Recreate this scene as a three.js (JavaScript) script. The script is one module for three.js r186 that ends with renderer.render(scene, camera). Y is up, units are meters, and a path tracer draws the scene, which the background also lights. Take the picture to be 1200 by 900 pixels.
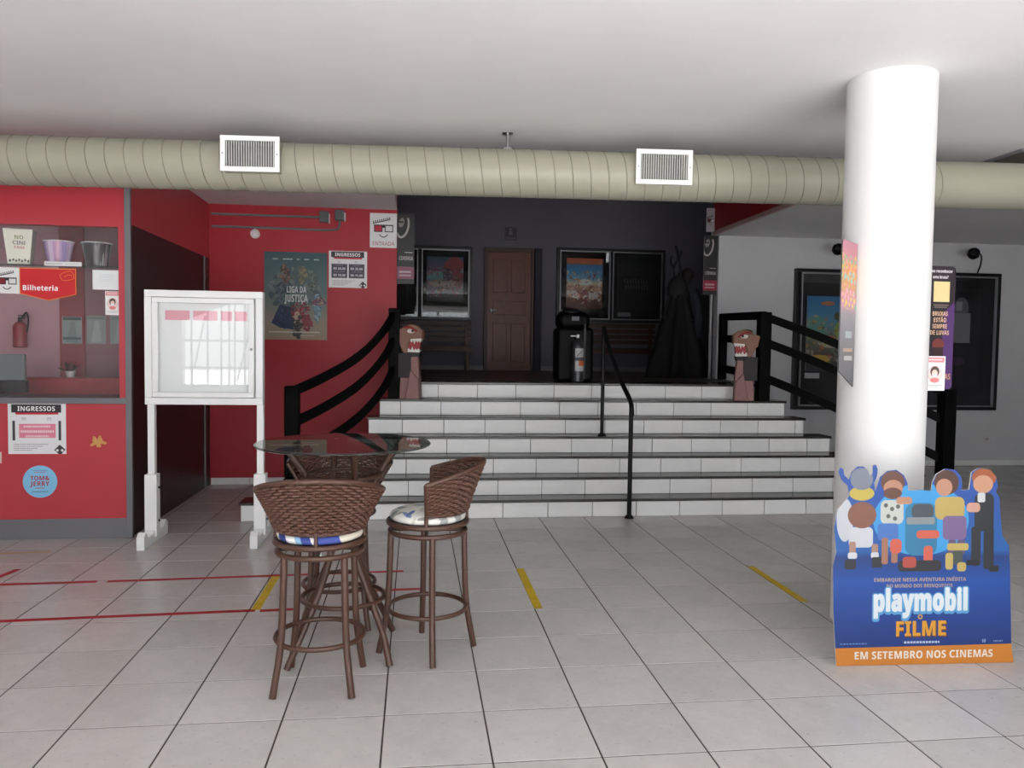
import * as THREE from 'three';
import { RoundedBoxGeometry } from 'three/addons/geometries/RoundedBoxGeometry.js';
import { mergeGeometries, toCreasedNormals } from 'three/addons/utils/BufferGeometryUtils.js';

// ---------- camera, sky, exposure ----------
const scene = new THREE.Scene();
const camera = new THREE.PerspectiveCamera(52.47, 4 / 3, 0.05, 200);
camera.position.set(0.127, 1.665, 3.048);
camera.rotation.set(-0.0451, -0.1236, 0.0136, 'YXZ');
scene.add(camera);
scene.background = new THREE.Color(0.93, 0.97, 1.0);          // even overcast sky
scene.backgroundIntensity = 3.4;
const sun = new THREE.DirectionalLight(new THREE.Color(1.0, 0.985, 0.965), 38);     // high sun on the street outside
sun.position.set(-6, 26, 4.6 + 13); sun.target.position.set(0, 0, 4.6); sun.castShadow = true; sun.shadow.radius = 1;
Object.assign(sun.shadow.camera, { left: -30, right: 30, top: 30, bottom: -30, near: 1, far: 80 }); sun.shadow.mapSize.set(2048, 2048);
scene.add(sun, sun.target);
const renderer = new THREE.WebGLRenderer();
renderer.toneMapping = THREE.LinearToneMapping;
renderer.toneMappingExposure = 1.02;
renderer.shadowMap.enabled = true;

// ---------- helpers ----------
let seed = 7;
const rnd = () => { seed = (seed * 1664525 + 1013904223) >>> 0; return seed / 4294967296; };
const rr = (a, b) => a + (b - a) * rnd();
const taken = {};
function numbered(n) { const k = taken[n] = (taken[n] ?? -1) + 1; return k ? n + '_' + String(k).padStart(3, '0') : n; }
function thing(name, label, category, pos = [0, 0, 0], turn = 0, group) {
  const o = new THREE.Group(); o.name = numbered(name); o.position.set(...pos); o.rotation.y = turn;
  o.userData = { label, category }; if (group) o.userData.group = group;
  scene.add(o); return o;
}
function part(parent, name, geo, mat, label) {
  const m = new THREE.Mesh(Array.isArray(geo) ? mergeGeometries(geo) : geo, mat);
  m.name = name; m.castShadow = m.receiveShadow = true; if (label) m.userData.label = label;
  parent.add(m); return m;
}
function solo(name, label, category, geo, mat, group) {
  const m = part(scene, numbered(name), geo, mat); m.userData = { label, category }; if (group) m.userData.group = group; return m;
}
function struct(name, geo, mat) { const m = part(scene, name, geo, mat); m.userData.kind = 'structure'; return m; }
function uvm(g) {                                             // uv in metres from the dominant normal
  const p = g.attributes.position, n = g.attributes.normal, uv = new Float32Array(p.count * 2);
  for (let i = 0; i < p.count; i++) {
    const ax = Math.abs(n.getX(i)), ay = Math.abs(n.getY(i)), az = Math.abs(n.getZ(i));
    let u, v;
    if (ay >= ax && ay >= az) { u = p.getX(i); v = p.getZ(i); } else if (ax >= az) { u = p.getZ(i); v = p.getY(i); } else { u = p.getX(i); v = p.getY(i); }
    uv[2 * i] = u; uv[2 * i + 1] = v;
  }
  g.setAttribute('uv', new THREE.BufferAttribute(uv, 2)); return g;
}
const flat = (g) => (g.index ? g.toNonIndexed() : g);
// box by its limits; b = edge bevel
function bb(x0, x1, y0, y1, z0, z1, b = 0) {
  const w = x1 - x0, h = y1 - y0, d = z1 - z0;
  const g = b ? new RoundedBoxGeometry(w, h, d, 1, Math.min(b, w / 2.01, h / 2.01, d / 2.01)) : new THREE.BoxGeometry(w, h, d);
  g.translate((x0 + x1) / 2, (y0 + y1) / 2, (z0 + z1) / 2); return uvm(flat(g));
}
const V = (x, y, z) => new THREE.Vector3(x, y, z);
const tube = (pts, r, seg = 16, rad = 8, closed = false) => flat(new THREE.TubeGeometry(new THREE.CatmullRomCurve3(pts.map((p) => V(...p)), closed), seg, r, rad, closed));
const cyl = (r0, r1, h, x, y, z, s = 24) => flat(new THREE.CylinderGeometry(r0, r1, h, s).translate(x, y, z));
const ball = (r, x, y, z, sx = 1, sy = 1, sz = 1, s = 16) => flat(new THREE.SphereGeometry(r, s, Math.ceil(s * 0.7)).scale(sx, sy, sz).translate(x, y, z));
const torus = (R, r, x, y, z, s = 40) => flat(new THREE.TorusGeometry(R, r, 8, s).rotateX(Math.PI / 2).translate(x, y, z));
function lathe(pts, s = 32) { return flat(new THREE.LatheGeometry(pts.map(([x, y]) => new THREE.Vector2(x, y)), s)); }
function extr(pts, depth, bevel = 0) {
  const s = new THREE.Shape(pts.map(([x, y]) => new THREE.Vector2(x, y)));
  return flat(new THREE.ExtrudeGeometry(s, { depth, bevelEnabled: bevel > 0, bevelSize: bevel, bevelThickness: bevel, bevelSegments: 2, curveSegments: 6 }));
}
// ---------- procedural materials ----------
const lin = (r, g, b) => new THREE.Color().setRGB(r, g, b);
const M = (color, roughness = 0.6, extra = {}) => new THREE.MeshStandardMaterial({ color, roughness, ...extra });
const P = (color, roughness = 0.6, extra = {}) => new THREE.MeshPhysicalMaterial({ color, roughness, ...extra });
function noiseGrid(n, oct) {                                   // tiling value noise 0..1
  const out = new Float32Array(n * n); let tot = 0;
  for (const [cells, amp] of oct) {
    const g = Array.from({ length: cells * cells }, rnd); tot += amp;
    for (let y = 0; y < n; y++) for (let x = 0; x < n; x++) {
      const fx = x / n * cells, fy = y / n * cells, x0 = fx | 0, y0 = fy | 0, x1 = (x0 + 1) % cells, y1 = (y0 + 1) % cells;
      let u = fx - x0, v = fy - y0; u = u * u * (3 - 2 * u); v = v * v * (3 - 2 * v);
      out[y * n + x] += amp * ((g[y0 * cells + x0] * (1 - u) + g[y0 * cells + x1] * u) * (1 - v) + (g[y1 * cells + x0] * (1 - u) + g[y1 * cells + x1] * u) * v);
    }
  }
  for (let i = 0; i < out.length; i++) out[i] /= tot;
  return out;
}
function tex(n, fn, srgb, rep = 1) {
  const d = new Uint8Array(n * n * 4);
  for (let i = 0; i < n * n; i++) { const c = fn(i, i % n, (i / n) | 0); d[4 * i] = c[0]; d[4 * i + 1] = c[1]; d[4 * i + 2] = c[2]; d[4 * i + 3] = 255; }
  const t = new THREE.DataTexture(d, n, n); t.magFilter = THREE.LinearFilter; t.minFilter = THREE.LinearMipmapLinearFilter; t.generateMipmaps = true;
  t.wrapS = t.wrapT = THREE.RepeatWrapping; t.repeat.set(rep, rep); if (srgb) t.colorSpace = THREE.SRGBColorSpace; t.needsUpdate = true; return t;
}
const nA = noiseGrid(256, [[8, 1], [24, 0.7], [64, 0.5], [128, 0.4]]), nB = noiseGrid(256, [[4, 1], [10, 0.6], [30, 0.3]]);
const tint = (hex, amount, n = nA, rep = 1) => { const c = new THREE.Color(hex).getRGB({}, THREE.SRGBColorSpace); return tex(256, (i) => { const k = 1 + (n[i] - 0.5) * amount; return [c.r, c.g, c.b].map((v) => Math.max(0, Math.min(255, v * 255 * k))); }, true, rep); };
const bump = (n, rep) => tex(256, (i) => [n[i] * 255, n[i] * 255, n[i] * 255], false, rep);
const bumpA = bump(nA, 1), bumpB = bump(nB, 0.5);
function canvas(w, h, draw) {
  const c = document.createElement('canvas'); c.width = w; c.height = h; const g = c.getContext('2d'); draw(g, w, h);
  const t = new THREE.CanvasTexture(c); t.colorSpace = THREE.SRGBColorSpace; return t;
}
const print = (w, h, draw, rough = 0.45) => M(0xffffff, rough, { map: canvas(w, h, draw) });
function txt(g, s, x, y, size, color, { font = 'bold', align = 'center', width, family = 'sans-serif' } = {}) { g.fillStyle = color; g.font = `${font} ${size}px ${family}`; g.textAlign = align; g.textBaseline = 'middle'; width ? g.fillText(s, x, y, width) : g.fillText(s, x, y); }
function strokes(g, x, y, w, h, color) { g.fillStyle = color; let cx = x; while (cx < x + w - 2) { const k = 4 + ((cx * 7) % 9); g.fillRect(cx, y, Math.min(k, x + w - cx), h); cx += k + 3; } }

const dabs = (g, w, h, n, cols, a, b, area = [0, 0, 1, 1]) => { for (let i = 0; i < n; i++) { g.fillStyle = cols[(rnd() * cols.length) | 0]; g.globalAlpha = 0.75; g.beginPath(); g.ellipse((area[0] + rnd() * (area[2] - area[0])) * w, (area[1] + rnd() * (area[3] - area[1])) * h, rr(a, b), rr(a, b) * 0.6, rnd() * 6, 0, 7); g.fill(); } g.globalAlpha = 1; };
const mCeil = M(0xffffff, 0.9, { map: tint('#eae8e9', 0.03, nB, 0.35), bumpMap: bumpB, bumpScale: 0.006 });
const mWhiteWall = M(0xffffff, 0.85, { map: tint('#cbcbcd', 0.04, nB, 0.5), bumpMap: bumpB, bumpScale: 0.003 });
const mRedWall = M(0xffffff, 0.5, { map: tint('#b11f2f', 0.06, nB, 0.6), bumpMap: bumpB, bumpScale: 0.003 });
const mDarkWall = M(0xffffff, 0.85, { map: tint('#74717b', 0.06, nB, 0.6) });
const mGrout = M(0x3b322e, 0.95);
const tileTex = (k) => { const t = tex(256, (i) => { const s = nA[(i * 7 + k * 911) % 65536], v = (k === 1 ? 194 : k === 2 ? 190 : k === 3 ? 196 : 192) + (nA[i] - 0.5) * 16 - (s > 0.76 ? 22 : 0); return [v, v * 0.985, v * 0.972]; }, true, 1); t.offset.set(k * 0.37, k * 0.21); return t; };
const mTiles = [0, 1, 2, 3].map((k) => P(0xffffff, 0.27, { map: tileTex(k), specularIntensity: 0.8 }));
const mRiser = [0, 1, 2].map((k) => M(0xffffff, 0.28, { map: tint(['#f3f3f2', '#efefee', '#f5f4f2'][k], 0.03, nB, 1) }));
const mCore = M(0x3b322e, 0.95);
const mGranite = M(0xffffff, 0.22, { map: tint('#37322f', 0.7, nA, 2.5) });
const mPlatform = M(0xffffff, 0.35, { map: tint('#4a4440', 0.5, nA, 2) });
const mBlackWood = P(0x040404, 0.65, { specularIntensity: 0.25, bumpMap: bumpA, bumpScale: 0.001 });
const mBlackMetal = P(0x080809, 0.45, { specularIntensity: 0.5 });
const mWhitePaint = M(0xf5f5f5, 0.4);
const mColumn = M(0xffffff, 0.6, { map: tint('#e4e4e4', 0.02, nB, 0.6), bumpMap: bumpB, bumpScale: 0.002 });
const mDuct = M(0xffffff, 0.45, { side: THREE.DoubleSide, map: tint('#a19f8e', 0.06, nB, 1) });
const mSeam = M(0x8d8b7a, 0.5);
const mBoothRed = P(0xffffff, 0.3, { map: tint('#c4424c', 0.03, nB, 0.6) });
const mGreyTrim = M(0x77777b, 0.45);
const mDarkPanel = M(0xffffff, 0.42, { map: tint('#2b1b1e', 0.25, nB, 0.8) });
const mMauve = M(0xffffff, 0.8, { map: tint('#dba9b3', 0.04, nB, 0.6) });
const mGlass = P(0xffffff, 0.02, { transmission: 1, thickness: 0, ior: 1.5 });
const mGreenGlass = P(0xc9d6cf, 0.03, { transmission: 1, thickness: 0, ior: 1.5 });
const mTint = P(0xb9bfbb, 0.02, { transmission: 1, thickness: 0, ior: 1.6 });
const mSteel = M(0xb5b5b5, 0.3, { metalness: 0.9 });
const mRattan = M(0xffffff, 0.32, { map: tint('#50352a', 0.5, nA, 3), bumpMap: bumpA, bumpScale: 0.001 });
const mWeave = M(0xffffff, 0.5, { map: tint('#5f4034', 0.6, nA, 4) });
const mCardboard = M(0xd9d4cb, 0.8);
const mPaper = M(0xf2f2f2, 0.7);
const mWoodDark = M(0xffffff, 0.5, { map: tint('#4b2a22', 0.4, nA, 1.2) });
const mDoorWood = M(0xffffff, 0.4, { map: tint('#6e3524', 0.35, nA, 1.5) });
const mBlackFrame = M(0x08080a, 0.4);
const mAlu = M(0x9a9a9e, 0.4, { metalness: 0.6 });
const mBlackInside = M(0x0d0d11, 0.7);

// a thin printed sheet facing +z
function sheet(name, label, category, [x0, x1, y0, y1], z, mat, { t = 0.004, side = mPaper, group, parent } = {}) {
  const g = new THREE.BoxGeometry(x1 - x0, y1 - y0, t), mats = [side, side, side, side, mat, side];
  const m = new THREE.Mesh(g, mats); m.position.set((x0 + x1) / 2, (y0 + y1) / 2, z + t / 2); m.castShadow = m.receiveShadow = true;
  if (parent) { m.name = name; parent.add(m); if (label) m.userData.label = label; return m; }
  m.name = numbered(name); m.userData = { label, category }; if (group) m.userData.group = group; scene.add(m); return m;
}

// ---------- the setting ----------
const H = 3.32, T = 0.45;
{ // floor of square tiles, joints open down to the grout bed
  const floor = new THREE.Group(); floor.name = 'floor'; floor.userData.kind = 'structure'; scene.add(floor);
  part(floor, 'grout_bed', bb(-5.2, 12.2, -0.12, -0.003, -7.9, 4.55), mGrout);
  const gap = 0.0038, e = T / 2 - gap, c = 0.0022;
  const tile = (() => {
    const pos = [], q = (a, b, d, f) => pos.push(...a, ...b, ...d, ...a, ...d, ...f);
    const A = [[-e + c, 0, e - c], [e - c, 0, e - c], [e - c, 0, -e + c], [-e + c, 0, -e + c]], B = [[-e, -c * 0.6, e], [e, -c * 0.6, e], [e, -c * 0.6, -e], [-e, -c * 0.6, -e]], D = B.map(([x, , z]) => [x, -0.008, z]);
    q(...A); for (let i = 0; i < 4; i++) { const j = (i + 1) % 4; q(B[i], B[j], A[j], A[i]); q(D[i], D[j], B[j], B[i]); }
    const g = new THREE.BufferGeometry(); g.setAttribute('position', new THREE.Float32BufferAttribute(pos, 3)); g.computeVertexNormals(); return uvm(g);
  })();
  const cells = [];
  for (let i = -11; i < 27; i++) for (let j = -10; j < 17; j++) {
    const x = (i + 0.5) * T, z = -(j + 0.5) * T, d = Math.hypot(x - 0.127, z - 3.05);
    const p = V(x, 0, z).project(camera); camera.updateMatrixWorld();
    const seen = z < 0.3 && Math.abs(p.x) < 1.08 && p.y > -1.12 && !(x < -2.4 && z < -4) && !(z < -4.75 && x > -1.2 && x < 5.6);
    cells.push({ x, z, d: seen ? d : d + 100, k: ((i * 7 + j * 13) % 4 + 4) % 4 });
  }
  cells.sort((a, b) => a.d - b.d);
  const rest = [];
  cells.forEach(({ x, z, k }, n) => {
    if (n < 300) { const m = part(floor, 'floor_tile', tile, mTiles[k]); m.position.set(x, 0, z); m.rotation.y = ((k * 3 + n) % 2) * Math.PI; } else rest.push(tile.clone().translate(x, 0, z));
  });
  part(floor, 'more_floor_tiles', rest, mTiles[0]).userData.kind = 'stuff';
}
// ceiling with the opening of the taller foyer
struct('ceiling', [bb(-5.2, 12.2, H, H + 0.3, -5.0, 4.55), bb(-5.2, -0.11, H, H + 0.3, -6.7, -5.0), bb(4.35, 12.2, H, H + 0.3, -7.85, -5.0)], mCeil);
struct('ceiling_foyer', bb(-2.6, 8.2, 4.7, 4.9, -11.2, -4.8), mDarkWall);
struct('wall_left', bb(-5.2, -0.107, 0, 4.7, -6.7, -6.55), mRedWall);
struct('wall_right', bb(4.41, 12.2, 0, 4.7, -7.85, -7.7), mWhiteWall);
struct('wall_back', bb(-2.6, 8.2, 0, 4.7, -11.2, -11.0), mDarkWall);
struct('wall_foyer_left', bb(-2.6, -2.4, 0, 4.7, -11.0, -6.7), mDarkWall);
struct('wall_foyer_right', bb(8.0, 8.2, 0, 4.7, -11.0, -7.85), mDarkWall);
struct('wall_far_left', bb(-5.4, -5.2, 0, H, -6.7, 4.55), mWhiteWall);
struct('wall_far_right', bb(12.2, 12.4, 0, H, -7.85, 4.55), mDarkWall);  // unseen wall, its dark grey chosen to darken the poster case reflection
struct('wall_over_opening', bb(-0.11, 4.35, H + 0.3, 4.7, -5.0, -4.85), mDarkWall);
struct('wall_opening_left', bb(-0.2, -0.11, H + 0.3, 4.7, -6.55, -5.0), mDarkWall);
{ // red fascia at the right of the opening, pale strip along its foot
  const f = new THREE.Group(); f.name = 'trim_1'; f.userData.kind = 'structure'; f.position.set(4.35, H, -5.0); scene.add(f);
  part(f, 'board', bb(-0.03, -0.002, 0.03, 1.36, -2.7, 0), M(0xa3151d, 0.45));
  part(f, 'edge_strip', bb(-0.045, -0.002, 0, 0.05, -2.7, 0), M(0xc9a3a0, 0.5), 'pale pink strip');
}
struct('floor_upper', [bb(-0.1, 4.4, 0, 1.274, -7.7, -5.95), bb(-2.4, -0.1, 0, 1.274, -7.7, -6.7), bb(-2.4, 4.41, 0, 1.274, -11.0, -7.7), bb(4.41, 8.0, 0, 1.274, -11.0, -7.85)], mPlatform);
{ // street front behind the visitor: open shop front with posts and a header, pavement outside
  struct('wall_front', [bb(-5.2, 6.0, 3.0, H, 4.4, 4.6), bb(-5.2, -4.12, 0, 3.0, 4.4, 4.6), bb(-4.12, -2.75, 0, 0.93, 4.42, 4.58), bb(-2.8, -2.7, 0.93, 3.0, 4.45, 4.55), bb(0.9, 1.0, 0, 3.0, 4.45, 4.55), bb(3.5, 3.6, 0, 3.0, 4.45, 4.55)], mWhiteWall);
  struct('wall_front_right', bb(6.0, 12.2, 0, H, 4.4, 4.6), mDarkWall);  // unseen wall, its dark grey chosen to dim the right side and reflections
  const w = new THREE.Group(); w.name = 'window_1'; w.userData.kind = 'structure'; scene.add(w);       // barred window in the shop front, mirrored in the notice case
  part(w, 'slanted_header', extr([[-4.12, 2.1], [-2.8, 2.62], [-2.8, 3.0], [-4.12, 3.0]], 0.1).translate(0, 0, 4.45), mWhiteWall);
  for (const x of [-3.98, -3.695, -3.45, -3.31, -3.21, -3.03]) part(w, 'bar', bb(x - 0.016, x + 0.016, 0.93, 2.7, 4.48, 4.52), mAlu);
  for (const y of [1.24, 1.74]) part(w, 'bar', bb(-4.12, -2.8, y - 0.02, y + 0.02, 4.46, 4.5), mAlu);
  for (const p of [[[-3.747, 2.2, 4.53], [-3.95, 1.2, 4.53]], [[-2.95, 1.95, 4.53], [-3.17, 1.0, 4.53]]]) part(w, 'bar', tube(p, 0.02, 1, 6), mAlu);
  struct('pavement', bb(-30, 40, -0.25, -0.06, 4.55, 45), M(0xffffff, 0.9, { map: tint('#b5b5b5', 0.15, nA, 0.5) }));
}
{ // skirting
  const g = new THREE.Group(); g.name = 'baseboard_left'; g.userData.kind = 'structure'; scene.add(g);
  for (let x = -2.28, i = 0; x < -0.2; x += 0.45, i++) part(g, 'skirting_tile', bb(x + (i ? 0 : 0), Math.min(x + 0.445, -0.3), 0, 0.08, -6.55, -6.54, 0.002), mRiser[i % 3]);
  const h = new THREE.Group(); h.name = 'baseboard_right'; h.userData.kind = 'structure'; scene.add(h);
  for (let x = 4.6, i = 0; x < 12; x += 0.45, i++) part(h, 'skirting_tile', bb(x, x + 0.445, 0, 0.08, -7.7, -7.69, 0.002), mRiser[i % 3]);
  struct('baseboard_back', bb(-2.4, 8, 1.274, 1.354, -11.0, -10.985, 0.003), M(0x8d8b8b, 0.5));
}
{ const c = solo('round_column', 'thick round white column standing behind the cardboard cut-out', 'column', flat(new THREE.CylinderGeometry(0.252, 0.252, H, 64, 1, true)).translate(0, H / 2, 0), mColumn); c.position.set(2.978, 0, -1.434); c.material.side = THREE.DoubleSide; }

// ---------- staircase ----------
const h = 0.182, t = 0.24, Z0 = -4.5;
const XL = [-1.5, -1.13, -0.82, -0.57, -0.37, -0.263, -0.16], XR = [6.0, 5.6, 5.1, 4.784, 4.594, 4.474, 4.38];
{
  const s = thing('staircase', 'wide white tiled staircase with dark granite treads up to the foyer', 'stairs', [0, 0, 0]);
  for (let k = 0; k < 7; k++) {
    const z = Z0 - k * t, y = k * h, top = y + h, zb = k === 6 ? -6.4 : z - t - 0.03;
    part(s, 'step_core', bb(XL[k] + 0.012, XR[k] - 0.012, 0, top - 0.03, zb + 0.01, z - 0.012), mCore);
    let x = XL[k]; let n = 0; let nx = 0.09 - 0.025 * k; while (nx - T > XL[k]) nx -= T; while (nx <= XL[k] + 0.03) nx += T;
    while (x < XR[k] - 0.01) { const e = Math.min(nx, XR[k]); part(s, 'riser_tile', bb(x + 0.003, e - 0.003, y + 0.003, top - 0.028, z - 0.012, z, 0.0025), mRiser[(n++ + k) % 3]); x = e; nx += T; }
    for (const [xa, xb] of [[XL[k], XL[k] + 0.012], [XR[k] - 0.012, XR[k]]]) part(s, 'side_tile', bb(xa, xb, 0, top - 0.028, zb, z - 0.013), mRiser[k % 3]);
    part(s, 'tread', bb(XL[k] - 0.015, XR[k] + 0.015, top - 0.027, top + (k === 6 ? 0.001 : 0), zb, z + 0.022, 0.006), mGranite);
  }
}
// ---------- stair railings of black timber ----------
function beam(pts, hh, w) {                                   // rectangular bar swept along a path, upright section
  const c = new THREE.CatmullRomCurve3(pts.map((p) => V(...p)), false, 'centripetal'), n = pts.length > 2 ? 18 : 1, pos = [], ring = [];
  for (let i = 0; i <= n; i++) { const p = c.getPoint(i / n), d = c.getTangent(i / n), s = V(-d.z, 0, d.x).normalize().multiplyScalar(w / 2); ring.push([[p.x + s.x, p.y + hh / 2, p.z + s.z], [p.x - s.x, p.y + hh / 2, p.z - s.z], [p.x - s.x, p.y - hh / 2, p.z - s.z], [p.x + s.x, p.y - hh / 2, p.z + s.z]]); }
  const q = (a, b, d, f) => pos.push(...a, ...b, ...d, ...a, ...d, ...f);
  for (let i = 0; i < n; i++) for (let j = 0; j < 4; j++) { const m = (j + 1) % 4; q(ring[i][j], ring[i][m], ring[i + 1][m], ring[i + 1][j]); }
  q(...ring[0].slice().reverse()); q(...ring[n]);
  const g = new THREE.BufferGeometry(); g.setAttribute('position', new THREE.Float32BufferAttribute(pos, 3)); g.computeVertexNormals(); return uvm(g);
}
{
  const r = thing('stair_railing', 'black timber stair railing with three curved rails against the red wall', 'railing', [0, 0, 0]);
  part(r, 'post', bb(-0.175, -0.045, 1.092, 2.1, -5.85, -5.72, 0.012), mBlackWood);
  part(r, 'post', bb(-1.15, -1.01, 0.364, 1.27, -4.93, -4.79, 0.012), mBlackWood);
  for (const d of [0, 0.31, 0.66]) part(r, 'rail', beam([[-1.08, 1.21 - d, -4.86], [-0.78, 1.36 - d, -5.12], [-0.46, 1.57 - d * 0.98, -5.36], [-0.22, 1.84 - d * 0.95, -5.55], [-0.11, 2.05 - d * 0.9, -5.77]], 0.095, 0.05), mBlackWood);
  const q = thing('stair_railing', 'black timber railing beside the white wall, running down behind the column', 'railing', [0, 0, 0]);
  part(q, 'post', bb(4.16, 4.3, 1.092, 2.14, -5.85, -5.72, 0.012), mBlackWood);
  part(q, 'post', bb(4.36, 4.46, 1.274, 2.2, -7.52, -7.42, 0.012), mBlackWood);
  part(q, 'post', bb(5.72, 5.86, 0.182, 1.3, -4.73, -4.59, 0.012), mBlackWood);
  for (const d of [0, 0.3, 0.72]) {
    part(q, 'rail', beam([[4.23, 2.09 - d, -5.78], [4.7, 1.85 - d, -5.36], [5.25, 1.55 - d, -5.0], [5.79, 1.25 - d, -4.66]], 0.1, 0.05), mBlackWood);
    part(q, 'rail', beam([[4.23, 2.1 - d, -5.78], [4.41, 2.15 - d, -7.45]], 0.1, 0.05), mBlackWood);
  }
}
{ // slim steel handrail in the middle
  const r = thing('handrail', 'slim black steel handrail on two posts in the middle of the staircase', 'handrail', [2.247, 0, -4.43]);
  part(r, 'post', [cyl(0.022, 0.022, 1.13, 0, 0.57, 0, 14), cyl(0.03, 0.05, 0.03, 0, 0.016, 0, 14)], mBlackMetal);
  part(r, 'post', [cyl(0.02, 0.02, 1.2, -0.09, 0.728 + 0.6, -0.83, 14), cyl(0.03, 0.05, 0.03, -0.09, 0.742, -0.83, 14)], mBlackMetal);
  part(r, 'rail', tube([[0, 1.02, 0.03], [0, 1.13, 0.0], [-0.025, 1.32, -0.25], [-0.06, 1.62, -0.6], [-0.09, 1.92, -0.83]], 0.024, 24, 10), mBlackMetal);
}
// ---------- air duct ----------
{
  const a = Math.atan(0.0674), d = thing('air_duct', 'long cream spiral air duct hanging under the ceiling', 'duct', [-1.056, 2.997, -3.029], -a);
  const run = (xa, xb, t0 = 0, tl = Math.PI * 2) => flat(new THREE.CylinderGeometry(0.178, 0.178, xb - xa, 48, 1, true, t0, tl).rotateZ(Math.PI / 2)).translate((xa + xb) / 2, 0, 0);
  part(d, 'pipe', [run(-3.9, -0.17), run(-0.17, 0.17, 0.85, Math.PI * 2 - 1.35), run(0.17, 2.835), run(2.835, 3.175, 0.85, Math.PI * 2 - 1.35), run(3.175, 13.1)], mDuct);   // open to the throats of the two grilles
  const pts = [], x0 = -3.9, x1 = 5.2, pitch = 0.135, N = Math.round((x1 - x0) / pitch * 20);
  for (let i = 0; i <= N; i++) { const x = x0 + (x1 - x0) * i / N, w = (x - x0) / pitch * Math.PI * 2; pts.push([x, Math.cos(w) * 0.1785, Math.sin(w) * 0.1785]); }
  part(d, 'spiral_seam', tube(pts, 0.0042, N * 2, 5), mSeam);
  const p2 = [], y0 = 6.2, y1 = 9.5, N2 = Math.round((y1 - y0) / pitch * 16);
  for (let i = 0; i <= N2; i++) { const x = y0 + (y1 - y0) * i / N2, w = (x - y0) / pitch * Math.PI * 2; p2.push([x, Math.cos(w) * 0.1785, Math.sin(w) * 0.1785]); }
  part(d, 'spiral_seam', tube(p2, 0.0042, N2 * 2, 5), mSeam);
  part(d, 'coupling', flat(new THREE.CylinderGeometry(0.183, 0.183, 0.05, 40).rotateZ(Math.PI / 2)).translate(6.15, 0, 0), mDuct);
  part(d, 'hanger', [cyl(0.012, 0.012, 0.36, 1.87, 0.18, -0.05, 10), bb(1.84, 1.9, 0.16, 0.2, -0.09, 0.0, 0.004), bb(1.83, 1.91, 0.312, 0.322, -0.09, -0.01)], mSteel);
  part(d, 'hanger', [cyl(0.012, 0.012, 0.3, -3.2, 0.17, 0, 10), cyl(0.012, 0.012, 0.3, 7.5, 0.17, 0, 10)], mSteel);
}
function grille(label, [x0, x1, y0, y1], zf, zb) {
  const g = thing('air_grille', label, 'air vent', [(x0 + x1) / 2, y0, zf], -0.0674, 'grilles on the duct'), w = (x1 - x0) / 2, hh = y1 - y0, f = 0.035;
  part(g, 'collar', [bb(-w + 0.012, -w + 0.022, 0.012, hh - 0.012, zb - zf, -0.01), bb(w - 0.022, w - 0.012, 0.012, hh - 0.012, zb - zf, -0.01), bb(-w + 0.022, w - 0.022, 0.012, 0.022, zb - zf, -0.01), bb(-w + 0.022, w - 0.022, hh - 0.022, hh - 0.012, zb - zf, -0.01)], mDuct);
  part(g, 'frame', [bb(-w, w, 0, f, -0.01, 0.004, 0.003), bb(-w, w, hh - f, hh, -0.01, 0.004, 0.003), bb(-w, -w + f, f, hh - f, -0.01, 0.004, 0.003), bb(w - f, w, f, hh - f, -0.01, 0.004, 0.003)], mWhitePaint);
  const n = 20, sl = bb(-0.0018, 0.0018, f, hh - f, -0.014, -0.002);
  for (let i = 0; i < n; i++) { const m = part(g, 'slat', sl, mWhitePaint); m.position.x = -w + f + (2 * w - 2 * f) * (i + 0.5) / n; }
  for (const sx of [-1, 1]) part(g, 'screw', ball(0.006, sx * (w - f / 2), hh / 2, 0.004), mSteel);
}
grille('white slatted air grille on the duct above the ticket booth side', [-1.262, -0.846, 2.9, 3.152], -2.75, -2.93);
grille('white slatted air grille on the duct above the right poster cases', [1.731, 2.154, 2.896, 3.152], -2.6, -2.76);
{ // ceiling hatch at the far right
  const g = thing('ceiling_hatch', 'metal framed hatch in the ceiling behind the duct, right of the column', 'hatch', [5.4, H, -2.95]);
  part(g, 'frame', [bb(-0.48, 0.48, -0.02, 0, 0.2, 0.24, 0.003), bb(-0.48, 0.48, -0.02, 0, -0.24, -0.2, 0.003), bb(-0.48, -0.44, -0.02, 0, -0.2, 0.2, 0.003), bb(0.44, 0.48, -0.02, 0, -0.2, 0.2, 0.003)], mAlu);
  part(g, 'panel', bb(-0.44, 0.44, -0.008, -0.001, -0.2, 0.2), M(0x6b665c, 0.7));  // dark flat sheet, the shade inside the open hatch put into its colour
}
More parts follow.
